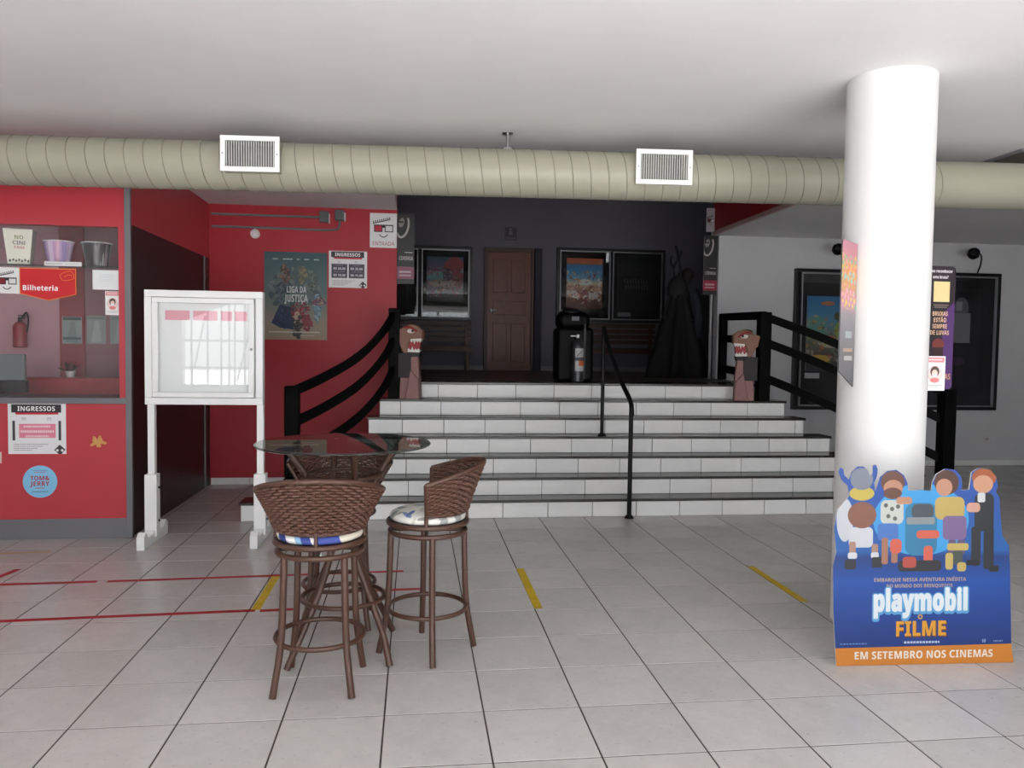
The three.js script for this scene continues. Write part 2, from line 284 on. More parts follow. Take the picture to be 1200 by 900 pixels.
// ---------- ticket booth ----------
const BF = -3.92, BR = -2.29;
{
  const b = thing('ticket_booth', 'red and grey ticket booth with glazed counter window', 'booth', [0, 0, 0]);
  part(b, 'plinth', bb(-5.18, -2.31, 0, 0.172, BF - 0.1, BF, 0.003), mGreyTrim);
  part(b, 'lower_panel', bb(-5.18, -2.31, 0.172, 1.152, BF - 0.1, BF - 0.006), mBoothRed);
  part(b, 'counter_ledge', bb(-5.18, -2.3, 1.152, 1.203, BF - 0.1, BF + 0.02, 0.004), mGreyTrim);
  part(b, 'counter_top', bb(-5.18, -2.36, 1.16, 1.2, BF - 0.55, BF - 0.1, 0.004), M(0x110d0d, 0.3));
  part(b, 'stile', bb(-2.367, -2.312, 1.203, 2.645, BF - 0.08, BF - 0.005), mBoothRed);
  part(b, 'fascia', bb(-5.18, -2.312, 2.645, H, BF - 0.1, BF - 0.003), mBoothRed);
  part(b, 'corner_trim', bb(-2.316, -2.267, 0, H, BF - 0.03, BF + 0.008, 0.004), mGreyTrim);
  part(b, 'window_glass', bb(-5.18, -2.367, 1.203, 2.645, BF - 0.05, BF - 0.044), mGlass);
  part(b, 'shelf', bb(-5.18, -2.37, 2.3, 2.32, BF - 0.42, BF - 0.056, 0.002), mGreenGlass, 'green edged glass shelf');
  part(b, 'side_panel', bb(-2.34, BR, 0, 2.68, -6.54, BF - 0.031), mDarkPanel, 'dark brown side panel');
  part(b, 'upper_side_panel', bb(-2.34, BR - 0.003, 2.68, H, -6.54, BF - 0.031), mBoothRed, 'red upper side panel');
  part(b, 'side_trim', bb(BR, BR + 0.012, 0, 2.68, -6.34, -6.3), mGreyTrim);
  part(b, 'inner_wall', bb(-5.18, -3.545, 0, H, -5.7, -5.6), mMauve, 'mauve inner wall');
  part(b, 'inner_pier', bb(-3.545, -3.3, 0, H, -5.72, -5.58), M(0xa01c2a, 0.5), 'red pier');
  part(b, 'inner_wall', bb(-3.3, -2.34, 0, H, -5.7, -5.6), M(0xa87883, 0.8), 'darker mauve inner wall');  // same mauve as the left inner wall, in a darker tone
  part(b, 'inner_side', bb(-2.36, -2.341, 0, H, -5.6, BF - 0.1), M(0xa87883, 0.8));
  part(b, 'back_desk', bb(-5.1, -2.37, 0, 1.34, -4.9, -4.6, 0.004), M(0x9c1620, 0.4), 'dark red back desk');
}
const glasses = (g, x, y, s, red) => {                        // clapperboard with 3D spectacles
  g.save(); g.translate(x, y); g.scale(s, s); g.fillStyle = '#2a2629'; g.strokeStyle = '#2a2629'; g.lineWidth = 5;
  g.save(); g.rotate(-0.24); g.fillRect(-52, -48, 104, 5); for (let i = 0; i < 9; i++) g.fillRect(-48 + i * 12, -60, 5, 14); g.restore();
  g.fillRect(-56, -26, 112, 6); g.fillStyle = red; g.fillRect(-52, -22, 44, 36); g.strokeRect(-52, -22, 44, 36); g.fillStyle = '#e9e9ea'; g.fillRect(10, -22, 44, 36); g.strokeRect(10, -22, 44, 36);
  g.fillStyle = '#2a2629'; g.fillRect(-8, -22, 18, 14); g.beginPath(); g.arc(0, 22, 24, 0.35, Math.PI - 0.35); g.stroke(); g.restore();
};
sheet('sign', 'white sign with clapperboard glasses logo at the left edge beside the red sign', 'sign', [-3.36, -3.166, 2.07, 2.287], BF - 0.043, print(180, 200, (g, w, h) => { g.fillStyle = '#f1f0f0'; g.fillRect(0, 0, w, h); glasses(g, 90, 110, 1.25, '#8f1c30'); }), { t: 0.006 });
{
  const w = 0.448, pts = [[0, 0.055], [w / 2, 0], [w, 0.055], [w, 0.272], [0, 0.272]];
  const s = thing('sign', 'red arrow shaped ticket office sign hanging on the booth glass', 'sign', [-3.165, 2.016, BF - 0.043]);
  part(s, 'board', extr(pts, 0.006), M(0xcf1f26, 0.4));
  const f = new THREE.ShapeGeometry(new THREE.Shape(pts.map(([x, y]) => new THREE.Vector2(x, y)))), uv = f.attributes.uv; for (let i = 0; i < uv.count; i++) uv.setXY(i, uv.getX(i) / w, uv.getY(i) / 0.272);
  part(s, 'printed_face', f.translate(0, 0, 0.007), print(660, 400, (g, W, Hh) => {
    g.fillStyle = '#d8222b'; g.fillRect(0, 0, W, Hh); g.strokeStyle = '#f2a04a'; g.lineWidth = 8; const k = Hh / 0.272; g.beginPath(); pts.forEach(([x, y], i) => g[i ? 'lineTo' : 'moveTo'](5 + x * (W - 10) / w, Hh - 5 - y * (k - 40))); g.closePath(); g.stroke();
    txt(g, 'Bilheteria', 240, 245, 88, '#ffffff'); g.strokeStyle = '#f08a3c'; g.lineWidth = 7; g.beginPath(); g.moveTo(470, 85); g.quadraticCurveTo(520, 30, 590, 30); g.quadraticCurveTo(650, 60, 630, 120); g.quadraticCurveTo(560, 160, 490, 140); g.closePath(); g.stroke(); g.beginPath(); g.moveTo(520, 105); g.quadraticCurveTo(570, 60, 610, 90); g.stroke();
  }));
}
sheet('notice', 'blank white sheet taped to the top right of the booth glass', 'notice', [-2.589, -2.372, 2.119, 2.284], BF - 0.043, print(220, 160, (g, w, h) => { g.fillStyle = '#eef0f1'; g.fillRect(0, 0, w, h); for (let i = 0; i < 5; i++) strokes(g, 55, 35 + i * 13, 115, 3, '#d3dbe2'); }), { t: 0.002 });
const maskPrint = print(200, 290, (g, w, h) => {
  g.fillStyle = '#f4f2f1'; g.fillRect(0, 0, w, h); g.fillStyle = '#dd8a92'; g.fillRect(10, 10, w - 20, 42); strokes(g, 24, 24, 150, 12, '#f5dfe0');
  g.fillStyle = '#f2d9d3'; g.beginPath(); g.arc(100, 150, 66, 0, 7); g.fill(); g.strokeStyle = '#d98e8e'; g.lineWidth = 4; g.stroke();
  g.fillStyle = '#55413f'; g.beginPath(); g.arc(100, 130, 44, 0, 7); g.fill(); g.fillStyle = '#efcfc2'; g.beginPath(); g.arc(100, 142, 29, 0, 7); g.fill(); g.fillStyle = '#e38787'; g.beginPath(); g.ellipse(100, 202, 46, 22, 0, 0, 7); g.fill(); g.fillStyle = '#ffffff'; g.fillRect(78, 150, 44, 24);
  strokes(g, 22, 240, 156, 8, '#9ea9a4'); strokes(g, 40, 258, 120, 7, '#b4bbb8');
});
sheet('notice', 'small wear-a-mask notice on the booth glass below the white sheet', 'notice', [-2.489, -2.372, 1.905, 2.106], BF - 0.043, maskPrint, { t: 0.002 });
const ingr = (second) => (g, w, h) => {
  g.fillStyle = '#efeef0'; g.fillRect(0, 0, w, h); g.fillStyle = '#cf2a41'; g.fillRect(w * 0.13, h * 0.13, w * 0.74, h * 0.085); g.fillStyle = '#2d282c'; g.fillRect(w * 0.06, h * 0.015, w * 0.86, h * 0.16); txt(g, 'INGRESSOS', w * 0.49, h * 0.098, h * 0.13, '#ffffff', { width: w * 0.8 });
  txt(g, second ? '2D' : '3D', w * 0.27, h * 0.3, h * 0.07, '#8d898b', { font: '' }); txt(g, second ? '3D' : '2D', w * 0.71, h * 0.3, h * 0.07, '#8d898b', { font: '' });
  if (second) {
    for (const [x, a, b] of [[0.07, 'R$ 20,00', 'R$ 10,00'], [0.52, 'R$ 22,00', 'R$ 11,00']]) { g.fillStyle = '#4d4354'; g.fillRect(w * x, h * 0.35, w * 0.41, h * 0.385); strokes(g, w * (x + 0.1), h * 0.385, w * 0.2, 6, '#a79fae'); txt(g, a, w * (x + 0.205), h * 0.48, h * 0.085, '#e8e2ec', { width: w * 0.35 }); strokes(g, w * (x + 0.07), h * 0.56, w * 0.27, 6, '#a79fae'); txt(g, b, w * (x + 0.205), h * 0.66, h * 0.085, '#e8e2ec', { width: w * 0.35 }); }
  } else {
    g.fillStyle = '#eb8ba1'; g.fillRect(w * 0.19, h * 0.4, w * 0.63, h * 0.28); strokes(g, w * 0.27, h * 0.435, w * 0.46, h * 0.035, '#fbe6ea'); strokes(g, w * 0.21, h * 0.53, w * 0.58, h * 0.045, '#fbe6ea'); strokes(g, w * 0.3, h * 0.63, w * 0.4, h * 0.035, '#fbe6ea');
    g.fillStyle = '#453f44'; g.fillRect(w * 0.075, h * 0.34, w * 0.045, h * 0.39); g.fillRect(w * 0.87, h * 0.34, w * 0.045, h * 0.39);
  }
  for (let i = 0; i < 4; i++) strokes(g, w * 0.09, h * (0.8 + i * 0.04), w * (0.6 - 0.09 * ((i * 5) % 4)), h * 0.012, '#8a8488');
  g.save(); g.translate(w * 0.89, h * 0.92); g.rotate(0.75); g.fillStyle = '#3a3538'; g.fillRect(-w * 0.07, -w * 0.07, w * 0.14, w * 0.14); g.restore(); g.fillStyle = '#e6e4e4'; g.beginPath(); g.arc(w * 0.845, h * 0.93, w * 0.025, 0, 7); g.arc(w * 0.93, h * 0.93, w * 0.025, 0, 7); g.fill();
};
sheet('price_poster', 'ticket price poster with pink box on the red booth front', 'poster', [-3.256, -2.799, 0.726, 1.15], BF - 0.006, print(460, 430, ingr(false)), { t: 0.002 });
{ // round sticker and gold sticker on the booth front
  const s = thing('round_sticker', 'round light blue film sticker on the red booth front below the price poster', 'sticker', [-3.01, 0.491, BF - 0.0045]);
  part(s, 'disc', flat(new THREE.CylinderGeometry(0.137, 0.137, 0.002, 48).rotateX(Math.PI / 2)), M(0x8cc8ee, 0.4));
  part(s, 'printed_face', new THREE.CircleGeometry(0.136, 48).translate(0, 0, 0.002), print(300, 300, (g) => { g.fillStyle = '#8ccdf2'; g.fillRect(0, 0, 300, 300); strokes(g, 85, 42, 130, 8, '#7a86b8'); strokes(g, 100, 58, 100, 8, '#b3788f'); txt(g, 'TOM&', 150, 118, 58, '#b3242c', { width: 190 }); txt(g, 'JERRY', 150, 170, 60, '#b3242c', { width: 205 }); strokes(g, 110, 206, 80, 9, '#b65a62'); strokes(g, 80, 240, 140, 9, '#4d6d8d'); }));
  const lobes = []; for (let i = 0; i < 36; i++) { const a = i / 36 * Math.PI * 2, r = 0.046 + 0.015 * Math.cos(a * 5 + 0.7) + 0.01 * Math.cos(a * 8 + 1.9) + 0.006 * Math.cos(a * 2); lobes.push([Math.cos(a) * r, Math.sin(a) * r]); }
  const l = solo('gold_sticker', 'small golden lobed sticker on the red booth front near the corner', 'sticker', extr(lobes, 0.002), M(0xd7a35c, 0.5)); l.position.set(-2.545, 0.828, BF - 0.006);
}
sheet('sticker', 'pale sticker cut off at the left edge of the booth front', 'sticker', [-3.4, -3.31, 0.65, 0.742], BF - 0.006, M(0xd9cdbd, 0.6), { t: 0.002 });
// popcorn tubs on the glass shelf
{
  const zt = BF - 0.22, y = 2.321;
  const box = thing('popcorn_box', 'square white popcorn box with printed front on the booth shelf', 'popcorn box', [-3.24, y, zt], 0.28);
  const body = new THREE.CylinderGeometry(0.155, 0.112, 0.3, 4, 1, true).rotateY(Math.PI / 4).translate(0, 0.15, 0); const bx = flat(body); bx.computeVertexNormals();
  part(box, 'carton', bx, M(0xdfe2d2, 0.6, { side: THREE.DoubleSide }));
  const fr = new THREE.PlaneGeometry(1, 1), fp = fr.attributes.position; [[-0.108, 0.296, 0.1105], [0.108, 0.296, 0.1105], [-0.08, 0.008, 0.0818], [0.08, 0.008, 0.0818]].forEach((c, i) => fp.setXYZ(i, ...c)); fr.computeVertexNormals();
  part(box, 'printed_front', fr, print(220, 300, (g, w, h) => { g.fillStyle = '#e9e9d8'; g.fillRect(0, 0, w, h); txt(g, 'NO', 110, 70, 46, '#6d7a3c'); txt(g, 'CINE', 110, 118, 46, '#3d3b35'); txt(g, 'FAMA', 110, 158, 34, '#b96d66'); g.fillStyle = '#4c4a42'; for (let i = 0; i < 7; i++) { g.beginPath(); g.arc(22 + i * 30, 275 - (i % 2) * 8, 11, 0, 7); g.fill(); } }));
  const part2 = thing('popcorn_box', 'pale popcorn box at the very left edge of the booth shelf', 'popcorn box', [-3.545, y, zt], 0.28);
  part(part2, 'carton', bx, M(0xcfd2c2, 0.6, { side: THREE.DoubleSide }));
  const tub = (label, x, mat, base) => { const b = thing('popcorn_bucket', label, 'popcorn bucket', [x, y + base, zt]); part(b, 'tub', lathe([[0.001, 0.002], [0.082, 0.002], [0.085, 0.01], [0.118, 0.205], [0.114, 0.205], [0.08, 0.012]]), mat); part(b, 'rim', torus(0.119, 0.005, 0, 0.205, 0), M(0xe8e2e6, 0.4)); return b; };
  const stripes = M(0xffffff, 0.25, { side: THREE.DoubleSide, map: canvas(256, 32, (g) => { const c = ['#b98bb6', '#c7a5d2', '#a77bb0', '#d9bfe0', '#9d87c0', '#c48aa8', '#e3cfe6', '#a98bc4']; for (let i = 0; i < 32; i++) { g.fillStyle = c[(i * 5) % 8]; g.fillRect(i * 8, 0, 8, 32); } }) });
  tub('purple striped popcorn bucket in the middle of the booth shelf', -2.93, stripes, 0.006);
  const dark = M(0xffffff, 0.3, { side: THREE.DoubleSide, map: canvas(256, 64, (g) => { g.fillStyle = '#3a3438'; g.fillRect(0, 0, 256, 64); for (let i = 0; i < 26; i++) { g.fillStyle = ['#a9b0ab', '#8f7f86', '#2d2b2e', '#c8cac4'][i % 4]; g.beginPath(); g.ellipse((i * 53) % 256, 10 + (i * 29) % 50, 4 + i % 5, 9, 0, 0, 7); g.fill(); } }) });
  tub('dark patterned popcorn bucket at the right end of the booth shelf', -2.62, dark, 0);
  sheet('shelf_label', 'narrow white label strip along the booth shelf edge', 'label', [-2.97, -2.675, 2.31, 2.346], BF - 0.043, print(300, 36, (g) => { g.fillStyle = '#ece9ea'; g.fillRect(0, 0, 300, 36); strokes(g, 16, 14, 130, 9, '#b5acb0'); strokes(g, 165, 16, 110, 6, '#d3cdd0'); }), { t: 0.002 });
}
// inside the booth
{
  const m = thing('monitor', 'flat computer monitor turned away inside the ticket booth', 'monitor', [-3.44, 1.2, -4.3]);
  part(m, 'back_shell', bb(-0.18, 0.15, 0.13, 0.36, -0.03, 0.015, 0.008), M(0x6f7678, 0.5));
  part(m, 'lower_bezel', bb(-0.18, 0.165, 0.02, 0.13, -0.035, 0.02, 0.006), M(0x0d0e12, 0.35));
  part(m, 'stand', [bb(-0.1, -0.05, 0.012, 0.08, 0.02, 0.05, 0.006), bb(-0.12, -0.01, 0, 0.012, -0.05, 0.1, 0.003)], M(0x9a9a9a, 0.4));
  const e = thing('fire_extinguisher', 'red fire extinguisher on the mauve wall inside the booth', 'fire extinguisher', [-3.896, 1.61, -5.51]);
  part(e, 'cylinder', lathe([[0.001, 0], [0.06, 0], [0.065, 0.02], [0.065, 0.22], [0.04, 0.255], [0.018, 0.265], [0.001, 0.265]]), M(0xa51f30, 0.35));
  part(e, 'valve', [cyl(0.018, 0.018, 0.04, 0, 0.28, 0), bb(-0.015, 0.05, 0.295, 0.31, -0.012, 0.012, 0.003), bb(-0.015, 0.055, 0.32, 0.332, -0.01, 0.01, 0.003)], mBlackMetal);
  part(e, 'hose', tube([[0.02, 0.3, 0], [0.06, 0.36, 0], [0.085, 0.3, 0.01], [0.075, 0.15, 0.02]], 0.008, 20), mBlackMetal);
  const p = thing('potted_plant', 'small leafy plant on the desk inside the ticket booth', 'plant', [-3.1, 1.34, -4.75]);
  part(p, 'pot', lathe([[0.001, 0], [0.035, 0], [0.045, 0.06], [0.04, 0.06], [0.001, 0.05]]), M(0xd9cfcc, 0.6));
  for (let i = 0; i < 9; i++) { const a = i * 2.4, lf = extr([[0, 0], [0.022, 0.045], [0.02, 0.075], [0, 0.12], [-0.02, 0.075], [-0.022, 0.045]], 0.002); const l = part(p, 'leaf', lf, M(0x5c2a2a, 0.6)); l.position.set(0, 0.05, 0); l.rotation.set(0.5 + 0.35 * (i % 3), a, 0.2, 'YXZ'); }
  const pr = (k) => print(120, 170, (g, w, h) => { g.fillStyle = '#a9b3b3'; g.fillRect(0, 0, w, h); g.fillStyle = ['#37504c', '#8d9896', '#98a2a0'][k]; g.fillRect(6, 6, w - 12, 16); g.fillStyle = ['#8b9a98', '#c4ccca', '#b6bfbd'][k]; g.beginPath(); g.moveTo(50, 30); g.lineTo(75, 30); g.lineTo(95, 160); g.lineTo(25, 160); g.fill(); if (!k) { g.fillStyle = '#4f5f5d'; g.fillRect(6, 128, w - 12, 16); } });
  [[-3.518, -3.325, 1.654, 1.938], [-3.283, -3.097, 1.657, 1.951], [-3.054, -2.868, 1.66, 1.955]].forEach((r, k) => sheet('wall_sheet', ['pale printed sheet on the red pier inside the booth', 'pale sheet on the inner booth wall right of the red pier', 'pale sheet on the inner booth wall nearest the corner stile'][k], 'poster', r, k ? -5.6 : -5.58, pr(k), { t: 0.003, group: 'sheets inside the booth' }));
}
// ---------- on the red wall ----------
const RW = -6.55;
sheet('film_poster', 'large teal superhero film poster on the red wall', 'poster', [-1.665, -0.932, 1.739, 2.782], RW, print(520, 740, (g, w, h) => {
  const gr = g.createLinearGradient(0, 0, 0, h); gr.addColorStop(0, '#2f5257'); gr.addColorStop(0.45, '#5c6f70'); gr.addColorStop(0.8, '#94877a'); gr.addColorStop(1, '#9c8a70'); g.fillStyle = gr; g.fillRect(0, 0, w, h);
  const e = (x, y, a, b, r, c) => { g.fillStyle = c; g.beginPath(); g.ellipse(x, y, a, b, r, 0, 7); g.fill(); };
  const cl = (x, y, a, b, n, cols, s0 = 4, s1 = 13) => { for (let i = 0; i < n; i++) { const t = rnd() * 6.283, r = Math.sqrt(rnd()); e(x + Math.cos(t) * r * a, y + Math.sin(t) * r * b, rr(s0, s1), rr(s0, s1) * 1.6, rnd() * 3, cols[(rnd() * cols.length) | 0]); } };
  cl(260, 320, 200, 190, 120, ['#4a5d60', '#3f5257', '#5d6b6a', '#6a7673'], 10, 26); cl(170, 190, 42, 85, 60, ['#6d4a3e', '#4e3a36', '#8a6a58', '#3b3a3c']); cl(315, 190, 34, 75, 50, ['#6c6a58', '#57594c', '#857a5c']); cl(150, 330, 60, 80, 60, ['#3b4c55', '#2f3d46', '#566a72']); cl(400, 260, 34, 110, 60, ['#55625c', '#6f7b74', '#46524e']); cl(440, 470, 26, 120, 60, ['#6d8fa0', '#55788a', '#8aa4ae']); cl(455, 415, 50, 30, 40, ['#7d4b5c', '#a08078', '#5d4a54']);
  g.fillStyle = '#22304f'; g.beginPath(); g.moveTo(130, 440); g.lineTo(240, 470); g.lineTo(245, 655); g.lineTo(130, 640); g.lineTo(60, 600); g.fill(); cl(170, 550, 70, 90, 50, ['#22304f', '#1b2740', '#30406a']); cl(300, 500, 80, 75, 80, ['#8c3440', '#7a2632', '#a0505a', '#5d2a30']); cl(355, 600, 40, 65, 50, ['#7d2c38', '#8c3a44']); cl(275, 630, 40, 110, 60, ['#33302f', '#2a2a2c', '#4a3a38']); cl(270, 540, 20, 30, 14, ['#b59a8a']);
  txt(g, 'LIGA DA', 265, 315, 76, '#d5d8d6', { width: 165 }); txt(g, 'JUSTIÇA', 265, 390, 84, '#d5d8d6', { width: 190 });
  for (const [x, l] of [[72, 44], [155, 80], [270, 26], [330, 40], [410, 40]]) strokes(g, x, 56, l, 9, '#c9d3d0'); strokes(g, 40, 670, 420, 11, '#d8d2c4'); strokes(g, 300, 700, 120, 7, '#c8c0b2');
}), { t: 0.003 });
sheet('price_poster', 'ticket price poster with two dark boxes on the red wall', 'poster', [-0.913, -0.461, 2.372, 2.81], RW, print(460, 440, ingr(true)), { t: 0.003 });
sheet('entrance_sign', 'white entrance sign with clapperboard glasses at the top corner of the red wall', 'sign', [-0.43, -0.108, 2.863, 3.275], RW, print(320, 410, (g, w, h) => { g.fillStyle = '#eeedef'; g.fillRect(0, 0, w, h); glasses(g, 160, 190, 2.05, '#c3173a'); txt(g, 'ENTRADA', 160, 362, 62, '#b03a52', { font: '', width: 280 }); }), { t: 0.012 });
{
  const c = thing('conduit', 'upper grey electrical conduit ending in a square box on the red wall', 'conduit', [0, 0, RW]);
  part(c, 'pipe', flat(new THREE.CylinderGeometry(0.014, 0.014, 1.25, 12).rotateZ(Math.PI / 2)).translate(-1.635, 3.2, 0.018), M(0x77777a, 0.5)); part(c, 'junction_box', bb(-1.02, -0.91, 3.14, 3.27, 0, 0.06, 0.008), M(0x5d6264, 0.5)); part(c, 'cover', bb(-0.915, -0.9, 3.13, 3.24, 0, 0.05), M(0xc9c4c4, 0.5));
  const d = thing('conduit', 'lower grey electrical conduit bending up to a box on the red wall', 'conduit', [0, 0, RW]);
  part(d, 'pipe', tube([[-2.26, 3.055, 0.018], [-1.5, 3.055, 0.018], [-0.9, 3.055, 0.018], [-0.81, 3.07, 0.018], [-0.785, 3.12, 0.018], [-0.785, 3.18, 0.018]], 0.014, 40, 10), M(0x77777a, 0.5)); part(d, 'junction_box', bb(-0.84, -0.73, 3.165, 3.29, 0, 0.06, 0.008), M(0x5d6264, 0.5)); part(d, 'cover', bb(-0.73, -0.715, 3.16, 3.26, 0, 0.05), M(0xc9c4c4, 0.5));
  const s = thing('sensor', 'small white dome sensor on the red wall below the conduits', 'sensor', [-1.766, 2.982, RW]); part(s, 'base', flat(new THREE.CylinderGeometry(0.055, 0.055, 0.02, 24).rotateX(Math.PI / 2)).translate(0, 0, 0.01), mWhitePaint); part(s, 'dome', ball(0.05, 0, 0, 0.02, 1, 1, 0.7), mWhitePaint);
}
// flags at both wall ends of the opening
const flagPrint = (red) => print(220, 860, (g, w, h) => {
  g.fillStyle = '#2b292b'; g.fillRect(0, 0, w, h); g.strokeStyle = '#b8b4b0'; g.lineWidth = 26; g.beginPath(); g.ellipse(70, 150, 74, 140, 0.2, -0.9, 2.4); g.stroke(); g.fillStyle = '#8b8784'; g.beginPath(); g.ellipse(55, 110, 36, 60, 0.3, 0, 7); g.fill(); g.fillStyle = '#3a3637'; g.fillRect(20, 90, 60, 22);
  g.fillStyle = '#c9c6c4'; g.fillRect(100, 470, 100, 8); txt(g, 'CORINGA', 115, 545, 66, '#bdb8b5', { width: 180 }); g.fillStyle = red; g.fillRect(0, 650, w, 150); strokes(g, 30, 700, 150, 24, '#d8c8cc'); strokes(g, 30, 745, 150, 20, '#cbb6bc');
});
sheet('film_flag', 'dark vertical film flag jutting from the red wall end beside the entrance sign', 'flag', [-0.107, 0.1, 2.44, 3.29], -6.62, flagPrint('#8d5068'), { t: 0.008 });
sheet('film_flag', 'dark vertical film flag with red label at the white wall end', 'flag', [4.21, 4.41, 2.48, 3.32], -7.76, flagPrint('#a02436'), { t: 0.008 });
sheet('sign', 'small logo sign above the dark flag at the white wall end', 'sign', [4.2, 4.318, 3.36, 3.69], -7.66, print(160, 330, (g, w, h) => { g.fillStyle = '#b8b4b8'; g.fillRect(0, 0, w, h); glasses(g, 80, 180, 1.2, '#6a2030'); }), { t: 0.012 });
// ---------- white notice case on legs ----------
{
  const c = thing('notice_case', 'white framed glass notice case on two legs beside the ticket booth', 'notice case', [0, 0, -3.78]);
  const [x0, x1, y0, y1] = [-2.103, -1.152, 1.161, 2.114], f = 0.058;
  part(c, 'frame_rail', bb(x0, x1, y1 - f, y1, -0.05, 0.045, 0.005), mWhitePaint); part(c, 'frame_rail', bb(x0, x1, y0, y0 + f, -0.05, 0.045, 0.005), mWhitePaint);
  part(c, 'frame_stile', bb(x0, x0 + f, y0 + f, y1 - f, -0.05, 0.045, 0.005), mWhitePaint); part(c, 'frame_stile', bb(x1 - f, x1, y0 + f, y1 - f, -0.05, 0.045, 0.005), mWhitePaint);
  part(c, 'back_board', bb(x0 + f, x1 - f, y0 + f, y1 - f, -0.05, -0.012), M(0xeff2f1, 0.6));
  const d = part(c, 'door', [bb(x0 + f + 0.004, x1 - f - 0.012, y1 - f - 0.046, y1 - f - 0.004, 0.02, 0.05, 0.004), bb(x0 + f + 0.004, x1 - f - 0.012, y0 + f + 0.004, y0 + f + 0.046, 0.02, 0.05, 0.004), bb(x0 + f + 0.004, x0 + f + 0.05, y0 + f + 0.046, y1 - f - 0.046, 0.02, 0.05, 0.004), bb(x1 - f - 0.058, x1 - f - 0.012, y0 + f + 0.046, y1 - f - 0.046, 0.02, 0.05, 0.004)], mWhitePaint);
  part(d, 'pane', bb(x0 + f + 0.05, x1 - f - 0.058, y0 + f + 0.046, y1 - f - 0.046, 0.033, 0.038), mGlass);
  part(d, 'lock', ball(0.012, x1 - f - 0.034, 1.63, 0.052), mSteel);
  for (const y of [1.33, 1.96]) part(d, 'hinge', cyl(0.007, 0.007, 0.07, x0 + f + 0.002, y, 0.05, 10), mWhitePaint);
  for (const x of [-1.952, -1.727, -1.502, -1.39]) part(c, 'pink_label', bb(x, x + (x > -1.45 ? 0.1 : x > -1.6 ? 0.09 : 0.195), 1.868, 1.948, -0.012, -0.009), M(0xe6a2b0, 0.6), 'pink paper label');
  for (const s of [0, 1]) {
    const lx = s ? -1.177 : -2.06;
    part(c, 'leg', bb(lx - 0.028, lx + 0.028, 0.05, y0 + 0.004, -0.03, 0.028, 0.004), mWhitePaint);
    part(c, 'leg_sleeve', bb(lx - 0.05, lx + 0.048, 0.05, 0.575, -0.045, 0.05, 0.004), mWhitePaint);
    part(c, 'foot', extr([[-0.3, 0], [0.3, 0], [0.3, 0.1], [0.255, 0.13], [0.2, 0.075], [0.09, 0.075], [0.055, 0.1], [-0.055, 0.1], [-0.09, 0.075], [-0.2, 0.075], [-0.255, 0.13], [-0.3, 0.1]], 0.056, 0.003).translate(0, 0.003, -0.028).rotateY(Math.PI / 2).translate(lx, 0, 0), mWhitePaint);
    for (const y of [0.18, 0.46]) part(c, 'bolt', flat(new THREE.CylinderGeometry(0.01, 0.01, 0.012, 12).rotateZ(Math.PI / 2)).translate(lx + 0.052, y, 0), mBlackMetal);
  }
}
// ---------- bar stools ----------
const backGeo = (() => {
  const A = 1.56, R = (v) => 0.212 + 0.092 * Math.pow(v, 1.15), yT = (a) => 0.962 + 0.09 * Math.cos(a), y0 = 0.785, S = 28, rows = 18;
  const pt = (a, v, dr = 0) => { const r = R(v) + dr; return [Math.sin(a) * r, y0 + (yT(a) - y0) * v, Math.cos(a) * r]; };
  const strands = [], stakes = [];
  for (let i = 0; i < rows; i++) {
    const pts = [], n = S * 2; for (let j = 0; j <= n; j++) { const a = -A + 2 * A * j / n, w = Math.cos(Math.PI * (j / 2 + i)) * (j % 2 ? 0 : 1); pts.push(pt(a, (i + 0.5) / rows, 0.0085 * w)); }
    const g = new THREE.TubeGeometry(new THREE.CatmullRomCurve3(pts.map((p) => V(...p))), n * 2, 0.0076, 5, false); strands.push(flat(g));
  }
  for (let j = 0; j <= S; j++) { const a = -A + 2 * A * j / S; stakes.push(tube([0, 0.33, 0.66, 1].map((v) => pt(a, v)), 0.0045, 5, 5)); }
  const rim = tube(Array.from({ length: 31 }, (_, j) => pt(-A + 2 * A * j / 30, 1)), 0.013, 60, 8), foot = tube(Array.from({ length: 25 }, (_, j) => pt(-A + 2 * A * j / 24, 0)), 0.009, 48, 6);
  const ends = [-A, A].map((a) => tube([[Math.sin(a) * 0.215, 0.715, Math.cos(a) * 0.215], pt(a, 0), pt(a, 0.5), pt(a, 1)], 0.011, 12, 8)), mid = tube([[0, 0.715, 0.215], pt(0, 0)], 0.009, 4, 6);
  return { weave: mergeGeometries(strands), stakes: mergeGeometries(stakes), rim, foot, ends: [...ends, mid] };
})();
